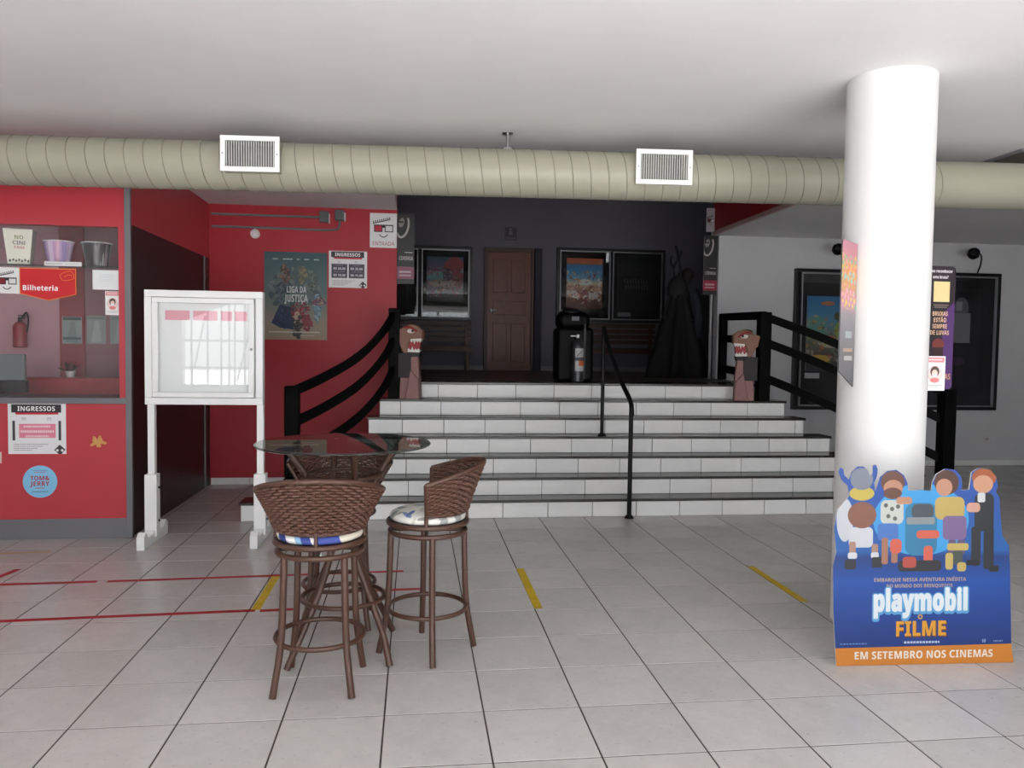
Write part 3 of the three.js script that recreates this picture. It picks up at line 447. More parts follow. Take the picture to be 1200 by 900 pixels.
function stool(label, x, z, turn, legTurn, fabric) {
  const s = thing('bar_stool', label, 'stool', [x, 0, z], turn, 'rattan bar stools around the glass table');
  part(s, 'seat_ring', [torus(0.215, 0.014, 0, 0.722, 0), cyl(0.205, 0.205, 0.012, 0, 0.722, 0, 36)], mRattan);
  part(s, 'swivel', [cyl(0.05, 0.05, 0.03, 0, 0.697, 0), cyl(0.014, 0.014, 0.06, 0, 0.66, 0)], mSteel);
  const cu = lathe([[0.001, 0.0], [0.18, 0.0], [0.203, 0.012], [0.208, 0.026], [0.2, 0.042], [0.17, 0.055], [0.1, 0.063], [0.001, 0.066]], 40), p = cu.attributes.position; for (let i = 0; i < p.count; i++) cu.attributes.uv.setXY(i, 0.5 + p.getX(i) * 2.2 + p.getY(i) * 0.8, 0.5 - p.getZ(i) * 2.2 + p.getY(i) * 0.8);
  part(s, 'cushion', cu.translate(0, 0.729, 0), fabric);
  part(s, 'weave', backGeo.weave, mWeave).userData.kind = 'stuff'; part(s, 'stakes', backGeo.stakes, mRattan).userData.kind = 'stuff';
  part(s, 'rim', backGeo.rim, mRattan); part(s, 'lower_hoop', backGeo.foot, mRattan); for (const g of backGeo.ends) part(s, 'back_support', g, mRattan);
  part(s, 'frame_ring', torus(0.205, 0.014, 0, 0.672, 0), mRattan); part(s, 'cross_bar', [flat(new THREE.CylinderGeometry(0.011, 0.011, 0.4, 10).rotateX(Math.PI / 2)).translate(0, 0.672, 0), flat(new THREE.CylinderGeometry(0.011, 0.011, 0.4, 10).rotateZ(Math.PI / 2)).translate(0, 0.672, 0)], mRattan);
  part(s, 'foot_ring', torus(0.212, 0.013, 0, 0.245, 0), mRattan);
  for (let k = 0; k < 4; k++) { const a = legTurn + k * Math.PI / 2, c = Math.sin(a), d = Math.cos(a); part(s, 'leg', tube([[c * 0.2, 0.676, d * 0.2], [c * 0.205, 0.5, d * 0.205], [c * 0.218, 0.25, d * 0.218], [c * 0.262, 0.004, d * 0.262]], 0.017, 14, 10), mRattan); }
  return s;
}
const fab = (k) => M(0xffffff, 0.85, { map: canvas(256, 256, (g) => {
  g.fillStyle = '#e2e0da'; g.fillRect(0, 0, 256, 256);
  if (k === 0) { const c = ['#e8e4da', '#36418a', '#e8e6e2', '#8fb4cf', '#3c4a92', '#e9e4d8', '#4655a0', '#e0d8c6']; const w = [30, 22, 26, 16, 26, 14, 60, 62]; let x = 0; c.forEach((q, i) => { g.fillStyle = q; g.fillRect(x, 0, w[i], 256); x += w[i]; }); } else {
    dabs(g, 256, 256, 70, ['#8d918f', '#8fa3b4', '#2f4190', '#c6c2b4', '#7d807f', '#5f78a8', '#e2e0da'], 10, 30);
  }
}) });
stool('woven rattan bar stool nearest the camera, its back towards us, striped cushion', -0.33, -0.832, 0.02, Math.PI / 4 - 0.1, fab(0));
stool('woven rattan bar stool right of the glass table, seen from its side', 0.202, -1.206, Math.PI / 2 - 0.07, 0.17, fab(1));
stool('woven rattan bar stool behind the glass table, half hidden by the nearest stool', -0.32, -1.7, Math.PI, Math.PI / 4, fab(2));
{ // bar table
  const b = thing('bar_table', 'round glass topped bar table with crossed rattan legs', 'table', [-0.255, 0, -1.25]);
  part(b, 'glass_top', lathe([[0.001, 1.132], [0.462, 1.132], [0.468, 1.135], [0.47, 1.139], [0.468, 1.143], [0.462, 1.146], [0.001, 1.146]], 72), mTint, 'smoky round glass top');
  for (let k = 0; k < 4; k++) { const a = Math.PI / 4 + k * Math.PI / 2, w = 0.55, f = (r, y, q) => [Math.sin(a + q) * r, y, Math.cos(a + q) * r]; part(b, 'leg', tube([f(0.3, 1.118, -w), f(0.22, 1.0, -w * 0.8), f(0.1, 0.72, -w * 0.3), f(0.09, 0.56, 0), f(0.2, 0.32, w * 0.15), f(0.3, 0.15, w * 0.1), f(0.37, 0.004, 0)], 0.018, 30, 10), mRattan); part(b, 'pad', cyl(0.02, 0.02, 0.014, ...[Math.sin(a - w) * 0.3, 1.125, Math.cos(a - w) * 0.3]), mRattan); }
  for (const [R, y] of [[0.1, 0.64], [0.22, 0.3], [0.2, 0.97]]) part(b, 'ring', torus(R, 0.013, 0, y, 0), mRattan);
}
// ---------- floor tape ----------
function tape(label, x0, z0, x1, z1, w, mat, group) { const L = Math.hypot(x1 - x0, z1 - z0), m = solo('floor_tape', label, 'tape', bb(-L / 2, L / 2, 0, 0.0012, -w / 2, w / 2), mat, group); m.position.set((x0 + x1) / 2, 0.0003, (z0 + z1) / 2); m.rotation.y = -Math.atan2(z1 - z0, x1 - x0); }
const mYellow = M(0xffffff, 0.6, { map: tint('#c9a81e', 0.15, nA, 2) }), mRedTape = M(0xffffff, 0.6, { map: tint('#a3141f', 0.15, nA, 2) });
tape('yellow floor tape in the middle, right of the stools', 0.925, -2.74, 0.925, -1.83, 0.055, mYellow, 'yellow tapes');
tape('yellow floor tape near the cardboard cut-out', 2.725, -2.66, 2.725, -1.82, 0.055, mYellow, 'yellow tapes');
tape('yellow floor tape left of the stools', -0.86, -2.68, -0.86, -1.95, 0.055, mYellow, 'yellow tapes');
tape('faded yellow floor tape at the foot of the booth', -3.5, -3.42, -2.75, -3.5, 0.04, M(0xa8946a, 0.8), 'yellow tapes');
tape('far red floor tape left of the tiles by the booth', -3.4, -2.6, -2.07, -2.64, 0.045, mRedTape, 'red tapes');
tape('far red floor tape stretching from the notice case to the stools', -2.0, -2.64, 0.05, -2.74, 0.045, mRedTape, 'red tapes');
tape('near red floor tape left of the stools', -2.9, -1.84, -0.86, -1.94, 0.045, mRedTape, 'red tapes');
tape('short red floor tape beside the yellow tape left of the stools', -0.83, -1.93, -0.6, -1.945, 0.045, mRedTape, 'red tapes');
tape('red floor tape between the legs of the stools', -0.45, -2.27, 0.17, -2.3, 0.045, mRedTape, 'red tapes');
tape('short slanting red floor tape at the left edge', -2.85, -2.55, -2.75, -3.0, 0.05, mRedTape, 'red tapes');
// ---------- cardboard cut-out ----------
{
  const o = [[78, 868], [72, 790], [62, 640], [58, 450], [72, 390], [65, 330], [62, 290], [75, 220], [105, 185], [125, 160], [118, 118], [92, 95], [78, 62], [84, 42], [98, 48], [104, 75], [122, 92], [136, 60], [160, 38], [185, 38], [206, 55], [218, 84], [226, 62], [226, 34], [240, 30], [248, 50], [245, 78], [232, 108], [238, 140], [246, 118], [258, 82], [290, 56], [330, 52], [362, 74], [378, 105], [382, 138], [440, 136], [484, 140], [486, 108], [505, 70], [545, 48], [590, 52], [614, 80], [620, 118], [616, 138], [650, 135], [656, 100], [660, 62], [690, 45], [740, 50], [770, 80], [778, 120], [770, 145], [786, 170], [790, 240], [800, 330], [830, 370], [836, 470], [845, 790], [855, 852]];
  const k = 0.001285, pts = o.map(([x, y]) => [(x - 466) * k, (864 - y) * k + (y > 845 ? (y === 868 ? 0.004 : -0.016) : 0)]);
  const s = thing('cardboard_standee', 'blue cardboard film cut-out with figures and orange bottom band', 'cardboard cut-out', [2.862, 0.003, -0.762], -0.04);
  const lean = new THREE.Group(); const tilt = -0.045;
  const body = part(s, 'board', extr(pts, 0.008).translate(0, 0, -0.009), mCardboard); body.rotation.x = tilt;
  const sh = new THREE.ShapeGeometry(new THREE.Shape(pts.map(([x, y]) => new THREE.Vector2(x, y)))), uv = sh.attributes.uv; for (let i = 0; i < uv.count; i++) uv.setXY(i, uv.getX(i) / k / 900 + 466 / 900, (uv.getY(i) / k) / 864);
  const face = part(s, 'printed_face', sh, print(1350, 1296, (g) => {
    g.scale(1.5, 1.5);
    let gr = g.createLinearGradient(0, 100, 0, 790); gr.addColorStop(0, '#2450a6'); gr.addColorStop(0.42, '#1a60ac'); gr.addColorStop(0.46, '#103a80'); gr.addColorStop(0.6, '#1450aa'); gr.addColorStop(1, '#0e3480'); g.fillStyle = gr; g.fillRect(0, 0, 900, 864);
    g.fillStyle = '#3c9fe0'; g.beginPath(); g.ellipse(440, 260, 210, 150, 0, 0, 7); g.fill();
    g.fillStyle = '#d9862a'; g.beginPath(); g.moveTo(0, 792); g.lineTo(900, 785); g.lineTo(900, 864); g.lineTo(0, 864); g.fill();
    const e = (x, y, a, b, c, r = 0) => { g.fillStyle = c; g.beginPath(); g.ellipse(x, y, a, b, r, 0, 7); g.fill(); }, q = (x, y, w, h2, c, r = 8) => { g.fillStyle = c; g.beginPath(); g.roundRect(x, y, w, h2, r); g.fill(); };
    // plain faceless colour shapes where the figures stand
    e(108, 260, 36, 90, '#c9ccd2'); q(125, 290, 105, 85, '#cfd2d8', 20); e(182, 240, 62, 55, '#8a5a48'); e(180, 150, 54, 30, '#c9b451'); q(130, 45, 98, 90, '#7f8694', 44); q(128, 350, 28, 60, '#b08a78'); q(122, 395, 40, 26, '#d9dbe0'); q(225, 360, 28, 50, '#b08a78'); q(222, 395, 34, 24, '#d9dbe0'); q(108, 425, 50, 40, '#2a2c33'); q(226, 415, 46, 44, '#2a2c33');
    e(314, 105, 52, 48, '#6b4436'); e(316, 128, 42, 34, '#c28e72'); e(314, 150, 40, 24, '#6b4436'); q(262, 178, 100, 100, '#c9cdc6', 24); q(250, 275, 90, 70, '#4b78c4', 14); q(268, 335, 28, 110, '#a8755e'); q(310, 350, 28, 90, '#a8755e'); q(330, 165, 70, 30, '#c28e72', 14);
    for (const [x, y] of [[285, 200], [312, 215], [338, 205], [296, 245], [325, 255]]) e(x, y, 9, 9, '#5d6660');
    q(370, 190, 140, 220, '#2f7fa8', 40); q(398, 195, 96, 62, '#4a5158', 24); q(376, 250, 124, 30, '#8d9499'); q(420, 305, 100, 34, '#d9644f', 14); q(452, 370, 40, 80, '#d9644f', 14); q(305, 340, 50, 60, '#d9644f', 18); q(340, 430, 190, 46, '#2c2a30', 18); q(360, 415, 60, 46, '#b84f44', 14);
    e(550, 105, 54, 52, '#5a382c'); e(540, 125, 36, 36, '#c99378'); q(500, 165, 130, 95, '#c4ab62', 26); q(535, 245, 105, 100, '#7d6593', 20); q(560, 345, 34, 60, '#66557c'); q(600, 345, 34, 60, '#66557c'); q(555, 360, 95, 30, '#c9b063', 10); q(580, 390, 44, 60, '#46514c', 12); q(548, 400, 34, 70, '#c9b063', 12); q(600, 440, 40, 38, '#c9b063', 12);
    e(716, 85, 54, 40, '#a85a34'); e(712, 112, 44, 38, '#cf9a7c'); q(675, 150, 86, 160, '#24272f', 26); q(688, 148, 34, 40, '#d6d8dc', 8); q(640, 190, 60, 40, '#d3a08c', 16); q(662, 290, 42, 165, '#24272f', 12); q(716, 290, 46, 180, '#24272f', 12); q(640, 430, 56, 22, '#15171c'); q(742, 455, 44, 26, '#15171c');
    txt(g, 'EMBARQUE NESSA AVENTURA INÉDITA', 438, 511, 22, '#c2a487', { width: 440 }); txt(g, 'NO MUNDO DOS BRINQUEDOS', 436, 536, 20, '#c2a487', { width: 345 });
    g.strokeStyle = '#5aa6dc'; g.lineWidth = 22; g.lineJoin = 'round'; g.font = '900 118px sans-serif'; g.textAlign = 'center'; g.textBaseline = 'alphabetic'; g.strokeText('playmobil', 442, 642, 420); g.fillStyle = '#e9f1f6'; g.strokeStyle = '#e9f1f6'; g.lineWidth = 5; g.strokeText('playmobil', 442, 638, 420); g.fillText('playmobil', 442, 638, 420);
    g.strokeStyle = '#dca53a'; g.lineWidth = 5; g.beginPath(); g.arc(440, 666, 8, 0, 7); g.stroke();
    g.fillStyle = '#7d4316'; g.font = '900 84px sans-serif'; g.fillText('FILME', 446, 750, 232); g.fillStyle = '#e8a52c'; g.fillText('FILME', 443, 745, 228);
    strokes(g, 370, 768, 155, 9, '#b9c9e4'); strokes(g, 92, 772, 115, 5, '#6f8fc4'); strokes(g, 715, 764, 18, 14, '#9db3dc'); strokes(g, 765, 770, 44, 6, '#9db3dc');
    txt(g, 'EM SETEMBRO NOS CINEMAS', 458, 824, 44, '#f7efe4', { width: 625 });
  }, 0.5)); face.rotation.x = tilt; face.material.color.set(0xdcdcdc);
  const strut = part(s, 'back_strut', extr([[-0.01, 0.02], [-0.04, 0.6], [-0.26, 0]], 0.006).rotateY(-Math.PI / 2), mCardboard); strut.position.set(0, 0.0, -0.02);
}
// ---------- flags on the column ----------
{
  const rx = (w, hh, r, d) => { const s = new THREE.Shape(); s.moveTo(0, 0); s.lineTo(w - r, 0); s.quadraticCurveTo(w, 0, w, r); s.lineTo(w, hh - r); s.quadraticCurveTo(w, hh, w - r, hh); s.lineTo(0, hh); return s; };
  const flag = (name, label, x, y, z, turn, w, hh, mat, shape = rx(w, hh, 0.03)) => {
    const f = thing(name, label, 'flag', [x, y, z], turn);
    part(f, 'board', flat(new THREE.ExtrudeGeometry(shape, { depth: 0.006, bevelEnabled: false })), M(0x2a2429, 0.5));
    const g = new THREE.ShapeGeometry(shape), uv = g.attributes.uv; for (let i = 0; i < uv.count; i++) uv.setXY(i, uv.getX(i) / w, uv.getY(i) / hh); part(f, 'printed_face', g.translate(0, 0, 0.0068), mat);
    for (const y2 of [0.12, hh - 0.12]) part(f, 'bracket', bb(-0.03, 0.03, y2 - 0.02, y2 + 0.02, -0.012, 0), mBlackMetal);
    return f;
  };
  flag('film_flag', 'purple vertical film flag on the right of the white column', 3.205, 1.45, -1.455, 0.05, 0.262, 0.765, print(300, 880, (g, w, h) => {
    g.fillStyle = '#241a22'; g.fillRect(0, 0, w, h); g.fillStyle = '#4c2c63'; g.beginPath(); g.moveTo(w, 250); g.lineTo(w, h); g.lineTo(60, h); g.quadraticCurveTo(240, 600, 215, 330); g.fill();
    txt(g, 'Como reconhecer', 172, 36, 30, '#e8e2e4', { width: 205 }); txt(g, 'uma bruxa?', 180, 78, 30, '#e8e2e4', { width: 125 }); g.fillStyle = '#d5c48c'; g.fillRect(128, 110, 128, 145); strokes(g, 132, 275, 120, 7, '#8f7f74'); strokes(g, 140, 290, 100, 6, '#8f7f74');
    ['BRUXAS', 'ESTÃO', 'SEMPRE', 'DE LUVAS'].forEach((s, i) => txt(g, s, 186, 340 + i * 45, 42, '#dcb695', { width: [125, 105, 120, 155][i] }));
    g.fillStyle = '#6b2f2c'; g.beginPath(); g.ellipse(180, 560, 48, 42, 0, 0, 7); g.fill(); g.fillStyle = '#2f1a1c'; g.fillRect(145, 580, 75, 130); txt(g, 'AS BRUXAS', 180, 790, 56, '#c79a68', { width: 215 });
  }));
  const hh = 0.85, sh = new THREE.Shape(); sh.moveTo(0, 0); sh.lineTo(0.27, 0.1); sh.lineTo(0.27, hh - 0.03); sh.quadraticCurveTo(0.27, hh, 0.24, hh); sh.lineTo(0, hh); 
  // the visible side faces left, so the flag is turned and its print put on the far (mirrored) side
  const f = thing('film_flag', 'brightly coloured flag seen edge-on at the left of the white column', 'flag', [2.525, 1.465, -1.149], Math.atan2(0.2, 0.211));
  const s2 = new THREE.Shape(); s2.moveTo(0, 0.1); s2.lineTo(0.285, 0); s2.lineTo(0.285, hh); s2.lineTo(0.03, hh); s2.quadraticCurveTo(0, hh, 0, hh - 0.03);
  part(f, 'board', flat(new THREE.ExtrudeGeometry(s2, { depth: 0.006, bevelEnabled: false })), M(0x4a4a4c, 0.5));
  const g2 = new THREE.ShapeGeometry(s2), uv2 = g2.attributes.uv; for (let i = 0; i < uv2.count; i++) uv2.setXY(i, uv2.getX(i) / 0.285, uv2.getY(i) / hh);
  const leftPrint = print(280, 850, (g, w, h) => { const gr = g.createLinearGradient(0, 0, 0, h); gr.addColorStop(0, '#b8788a'); gr.addColorStop(0.12, '#c77f88'); gr.addColorStop(0.16, '#d9a04e'); gr.addColorStop(0.34, '#c98a74'); gr.addColorStop(0.42, '#c98ba4'); gr.addColorStop(0.5, '#8a8488'); gr.addColorStop(1, '#4c4c4f'); g.fillStyle = gr; g.fillRect(0, 0, w, h); const c = ['#e3c84a', '#6fb08a', '#d8766a', '#7fc1bd', '#caa05a', '#e6a0b4']; for (let i = 0; i < 40; i++) { g.fillStyle = c[i % 6]; g.beginPath(); g.ellipse((i * 83) % w, 90 + (i * 47) % 290, 10 + i % 12, 16, i, 0, 7); g.fill(); } dabs(g, w, h, 120, c, 5, 14, [0, 0.08, 1, 0.46]); strokes(g, 100, 520, 120, 40, '#a9b4b6'); strokes(g, 70, 620, 170, 20, '#c09a7c'); strokes(g, 90, 665, 150, 26, '#c9c6c4'); });
  part(f, 'printed_face', g2.clone().translate(0, 0, 0.0068), leftPrint);
  leftPrint.side = THREE.DoubleSide; part(f, 'printed_back', g2.clone().translate(0, 0, -0.0008), leftPrint);
  part(f, 'bracket', [bb(0.26, 0.31, 0.15, 0.19, -0.012, 0), bb(0.26, 0.31, 0.7, 0.74, -0.012, 0)], mBlackMetal);
  const m = sheet('notice', 'small wear-a-mask notice stuck on the purple flag by the column', 'notice', [3.272, 3.415, 1.44, 1.655], -1.455, maskPrint, { t: 0.002 }); m.position.z = -1.455 + 0.002; m.rotation.y = 0.05;
}
// ---------- grotesque totems ----------
function totem(label, x, z, turn, mir) {
  const o = thing('carved_totem', label, 'sculpture', [x, 1.092, z], turn, 'carved heads at the stair top'); const s = mir;
  const k = 0.00122, px = (pts) => pts.map(([a, b]) => [s * (a - 240) * k, (815 - b) * k]); const fix = (a) => (s < 0 ? a.slice().reverse() : a);
  const skin = M(0xffffff, 0.6, { map: tint('#8a6353', 0.25, nA, 5) }), pink = M(0xffffff, 0.6, { map: tint('#98706c', 0.15, nA, 4) }), dk = M(0x231c20, 0.6), red = M(0x9c1a24, 0.5), wh = M(0xe6e2da, 0.5);
  part(o, 'neck', extr(fix(px([[150, 812], [325, 812], [318, 600], [300, 425], [245, 425], [240, 600], [160, 625]])), 0.16, 0.012).translate(0, 0, -0.08), pink);
  part(o, 'neck_ridge', extr(fix(px([[205, 812], [322, 812], [312, 640], [250, 560]])), 0.05, 0.01).translate(0, 0, 0.07), pink);
  part(o, 'collar', extr(fix(px([[122, 400], [243, 400], [243, 618], [122, 618]])), 0.2, 0.006).translate(0, 0, -0.1), dk, 'dark block behind the neck');
  part(o, 'head', extr(fix(px([[160, 200], [185, 165], [240, 148], [300, 160], [338, 190], [340, 250], [240, 256], [212, 300], [205, 380], [195, 405], [165, 340], [150, 300]])), 0.16, 0.02).translate(0, 0, -0.08), skin);
  part(o, 'ear', extr(fix(px([[112, 200], [150, 185], [162, 230], [155, 310], [128, 290]])), 0.05, 0.012).translate(0, 0, 0.04), skin);
  part(o, 'eye', ball(0.04, s * 0.008, (815 - 196) * k, 0.095, 1.1, 0.65, 0.5), wh); part(o, 'pupil', ball(0.014, s * 0.028, (815 - 194) * k, 0.116, 1, 1, 0.5), dk);
  part(o, 'brow', tube([[s * (185 - 240) * k, (815 - 165) * k, 0.1], [s * (230 - 240) * k, (815 - 160) * k, 0.112], [s * (275 - 240) * k, (815 - 182) * k, 0.112], [s * (300 - 240) * k, (815 - 200) * k, 0.1]], 0.011, 12), red);
  part(o, 'nose', ball(0.045, s * (330 - 240) * k, (815 - 215) * k, 0.0, 0.9, 0.8, 1.3), skin);
  part(o, 'mouth', extr(fix(px([[215, 290], [240, 260], [335, 262], [318, 385], [210, 385]])), 0.15, 0.004).translate(0, 0, -0.075), red);
  const tooth = (a, b, w, d, up) => px(up ? [[a, b], [a + w, b], [a + w * 0.5, b + d]] : [[a, b], [a + w, b], [a + w * 0.5, b - d]]);
  const up = [px([[240, 256], [340, 258], [340, 285], [240, 280]])]; const lo = [px([[212, 368], [325, 372], [325, 390], [212, 388]])];
  part(o, 'upper_teeth', [...up, ...[240, 266, 292, 316].map((a) => tooth(a, 278, 24, a === 266 ? 36 : 20, true))].map((q) => extr(fix(q).reverse(), 0.18, 0.003).translate(0, 0, -0.09)), wh);
  part(o, 'lower_teeth', [...lo, ...[214, 246, 276, 302].map((a) => tooth(a, 372, 26, a === 246 ? 34 : 18, false))].map((q) => extr(fix(q), 0.18, 0.003).translate(0, 0, -0.09)), wh);
  part(o, 'jaw', extr(fix(px([[200, 386], [325, 390], [315, 425], [230, 432], [200, 410]])), 0.17, 0.008).translate(0, 0, -0.085), dk);
  if (s < 0) part(o, 'hair', ball(0.06, -s * 0.02, (815 - 150) * k, 0, 1.2, 0.5, 1.3), dk);
  return o;
}
totem('carved grotesque head with bared teeth beside the red wall stair post', 0.078, -5.81, -0.12, 1);
totem('carved grotesque head with bared teeth beside the right stair post', 4.005, -5.815, -0.35, -1);
// ---------- foyer upstairs ----------
const PF = 1.274, BW = -11.0;
function posterCase(label, x0, x1, y0, y1, z, bays) {
  const c = thing('poster_case', label, 'poster case', [0, 0, z], 0), f = 0.05, d = 0.09, g = [];
  part(c, 'frame', [bb(x0, x1, y1 - f, y1, 0, d, 0.005), bb(x0, x1, y0, y0 + f, 0, d, 0.005), bb(x0, x0 + f, y0 + f, y1 - f, 0, d, 0.005), bb(x1 - f, x1, y0 + f, y1 - f, 0, d, 0.005)], mBlackFrame);
  part(c, 'back_panel', bb(x0 + f, x1 - f, y0 + f, y1 - f, 0, 0.02), mBlackInside);
  for (const [a, b] of bays) {
    const dr = part(c, 'door', [bb(a, b, y1 - f - 0.02, y1 - f, 0.06, 0.1), bb(a, b, y0 + f, y0 + f + 0.02, 0.06, 0.1), bb(a, a + 0.018, y0 + f + 0.02, y1 - f - 0.02, 0.06, 0.1), bb(b - 0.018, b, y0 + f + 0.02, y1 - f - 0.02, 0.06, 0.1)], mAlu);
    part(dr, 'pane', bb(a + 0.018, b - 0.018, y0 + f + 0.02, y1 - f - 0.02, 0.078, 0.083), mGlass);
  }
  return c;
}
posterCase('black framed double poster case left of the wooden door', -0.72, 1.12, 2.163, 3.466, BW, [[-0.66, 0.16], [0.223, 1.07]]);
const abstract = (stops, blobs, more) => print(300, 420, (g, w, h) => { const gr = g.createLinearGradient(0, 0, 0, h); stops.forEach(([a, c]) => gr.addColorStop(a, c)); g.fillStyle = gr; g.fillRect(0, 0, w, h); for (const [x, y, a, b, c, r = 0] of blobs) { g.fillStyle = c; g.beginPath(); g.ellipse(x, y, a, b, r, 0, 7); g.fill(); } dabs(g, w, h, 160, blobs.map((q) => q[4]), 4, 16, [0, 0.25, 1, 0.9]); if (more) more(g, w, h); });
sheet('film_poster', 'blue and red cloudy film poster in the case left of the wooden door', 'poster', [0.313, 0.966, 2.5, 3.29], BW + 0.021, abstract([[0, '#3d5570'], [0.5, '#8f5c68'], [0.75, '#6b6470'], [1, '#262830']], [[230, 120, 90, 120, '#8c3038'], [80, 200, 80, 60, '#5f9097'], [140, 250, 120, 40, '#a08a7c'], [170, 170, 40, 60, '#4a3440']]));
posterCase('black framed double poster case right of the wooden door', 2.656, 4.672, 2.171, 3.509, BW, [[2.71, 3.64], [3.688, 4.62]]);
sheet('film_poster', 'bright blue and orange film poster in the double case right of the door', 'poster', [2.844, 3.511, 2.42, 3.33], BW + 0.021, abstract([[0, '#b5502a'], [0.1, '#c2683a'], [0.14, '#3478b8'], [0.4, '#5fa6c9'], [0.5, '#d8c8a8'], [0.62, '#a87862'], [1, '#5c3a34']], [[60, 300, 60, 30, '#d8cfc4', 0.4], [230, 310, 60, 30, '#c9c2ba', -0.4], [150, 330, 36, 70, '#7c2a30'], [150, 200, 60, 26, '#e0e4e0'], [40, 250, 40, 16, '#b86a4a'], [250, 260, 40, 16, '#c98a5a']]));
sheet('film_poster', 'black film poster with pale title in the double case right of the door', 'poster', [3.8, 4.5, 2.42, 3.33], BW + 0.021, print(300, 400, (g, w, h) => { g.fillStyle = '#101014'; g.fillRect(0, 0, w, h); strokes(g, 105, 70, 90, 10, '#3a3a40'); for (let i = 0; i < 9; i++) { g.fillStyle = '#5d5b58'; g.fillRect(52 + i * 22, 150 + (i % 3) * 4, 9, 40); g.fillRect(58 + i * 22, 205 - (i % 2) * 6, 10, 36); } }));
sheet('case_label', 'pale label below the black film poster in the right double case', 'label', [3.81, 4.052, 2.285, 2.363], BW + 0.021, M(0x8b8b90, 0.6), { t: 0.003 });
{ // door to the hall
  const d = thing('wooden_door', 'brown panelled wooden door in the dark foyer wall', 'door', [1.4, PF, BW]);
  part(d, 'door_frame', [bb(-0.06, 0.0, 0, 2.2, 0, 0.08, 0.006), bb(0.79, 0.84, 0, 2.2, 0, 0.08, 0.006), bb(0, 0.79, 2.12, 2.2, 0, 0.08, 0.006)], M(0x4a2d26, 0.5));
  const leaf = part(d, 'door_leaf', bb(0, 0.79, 0.005, 2.12, 0.005, 0.03), mDoorWood);
  for (const [x0, x1, y0, y1] of [[0.1, 0.36, 0.15, 0.85], [0.43, 0.69, 0.15, 0.85], [0.1, 0.69, 1.0, 1.25], [0.1, 0.36, 1.4, 2.0], [0.43, 0.69, 1.4, 2.0]]) part(leaf, 'door_panel', bb(x0, x1, y0, y1, 0.025, 0.045, 0.012), mDoorWood);
  part(d, 'handle', [cyl(0.02, 0.02, 0.06, 0.07, 1.08, 0.05, 12), flat(new THREE.CylinderGeometry(0.009, 0.009, 0.1, 10).rotateZ(Math.PI / 2)).translate(0.11, 1.08, 0.08)], mSteel);
  const r = thing('wall_pilaster', 'dark grey door reveal strip right of the wooden door', 'trim', [2.25, PF, BW]); part(r, 'strip', bb(0, 0.13, 0, 2.2, 0, 0.1, 0.006), M(0x3c3a42, 0.8));
}
sheet('wall_plaque', 'small grey restroom plaque on the dark wall above the wooden door', 'sign', [1.7, 1.92, 3.61, 3.85], BW, print(200, 220, (g, w, h) => { g.fillStyle = '#4a484e'; g.fillRect(0, 0, w, h); g.fillStyle = '#7f7d84'; g.beginPath(); g.arc(100, 35, 22, 0, 7); g.fill(); g.fillRect(72, 62, 56, 62); strokes(g, 20, 165, 160, 34, '#77757b'); }), { t: 0.006 });
function bench(label, x0, x1) {
  const w = x1 - x0, b = thing('wooden_bench', label, 'bench', [x0, PF, BW + 0.05], 0, 'foyer benches');
  for (const y of [0.5, 0.6, 0.7, 0.8]) part(b, 'back_slat', bb(0, w, y, y + 0.07, 0.02, 0.045, 0.006), mWoodDark);
  for (const z of [0.08, 0.19, 0.3, 0.41]) part(b, 'seat_slat', bb(0, w, 0.4, 0.43, z, z + 0.095, 0.006), mWoodDark);
  part(b, 'apron', bb(0, w, 0.33, 0.4, 0.48, 0.5, 0.004), mWoodDark);
  for (const x of [0.06, w - 0.12]) { part(b, 'leg', bb(x, x + 0.06, 0, 0.4, 0.42, 0.48, 0.005), mWoodDark); part(b, 'leg', bb(x, x + 0.06, 0, 0.87, 0.0, 0.05, 0.005), mWoodDark); part(b, 'stretcher', bb(x + 0.01, x + 0.05, 0.12, 0.16, 0.05, 0.42), mWoodDark); }
}
bench('dark slatted wooden bench left of the wooden door', -0.35, 1.117); bench('dark slatted wooden bench behind the black bin', 3.0, 4.502);
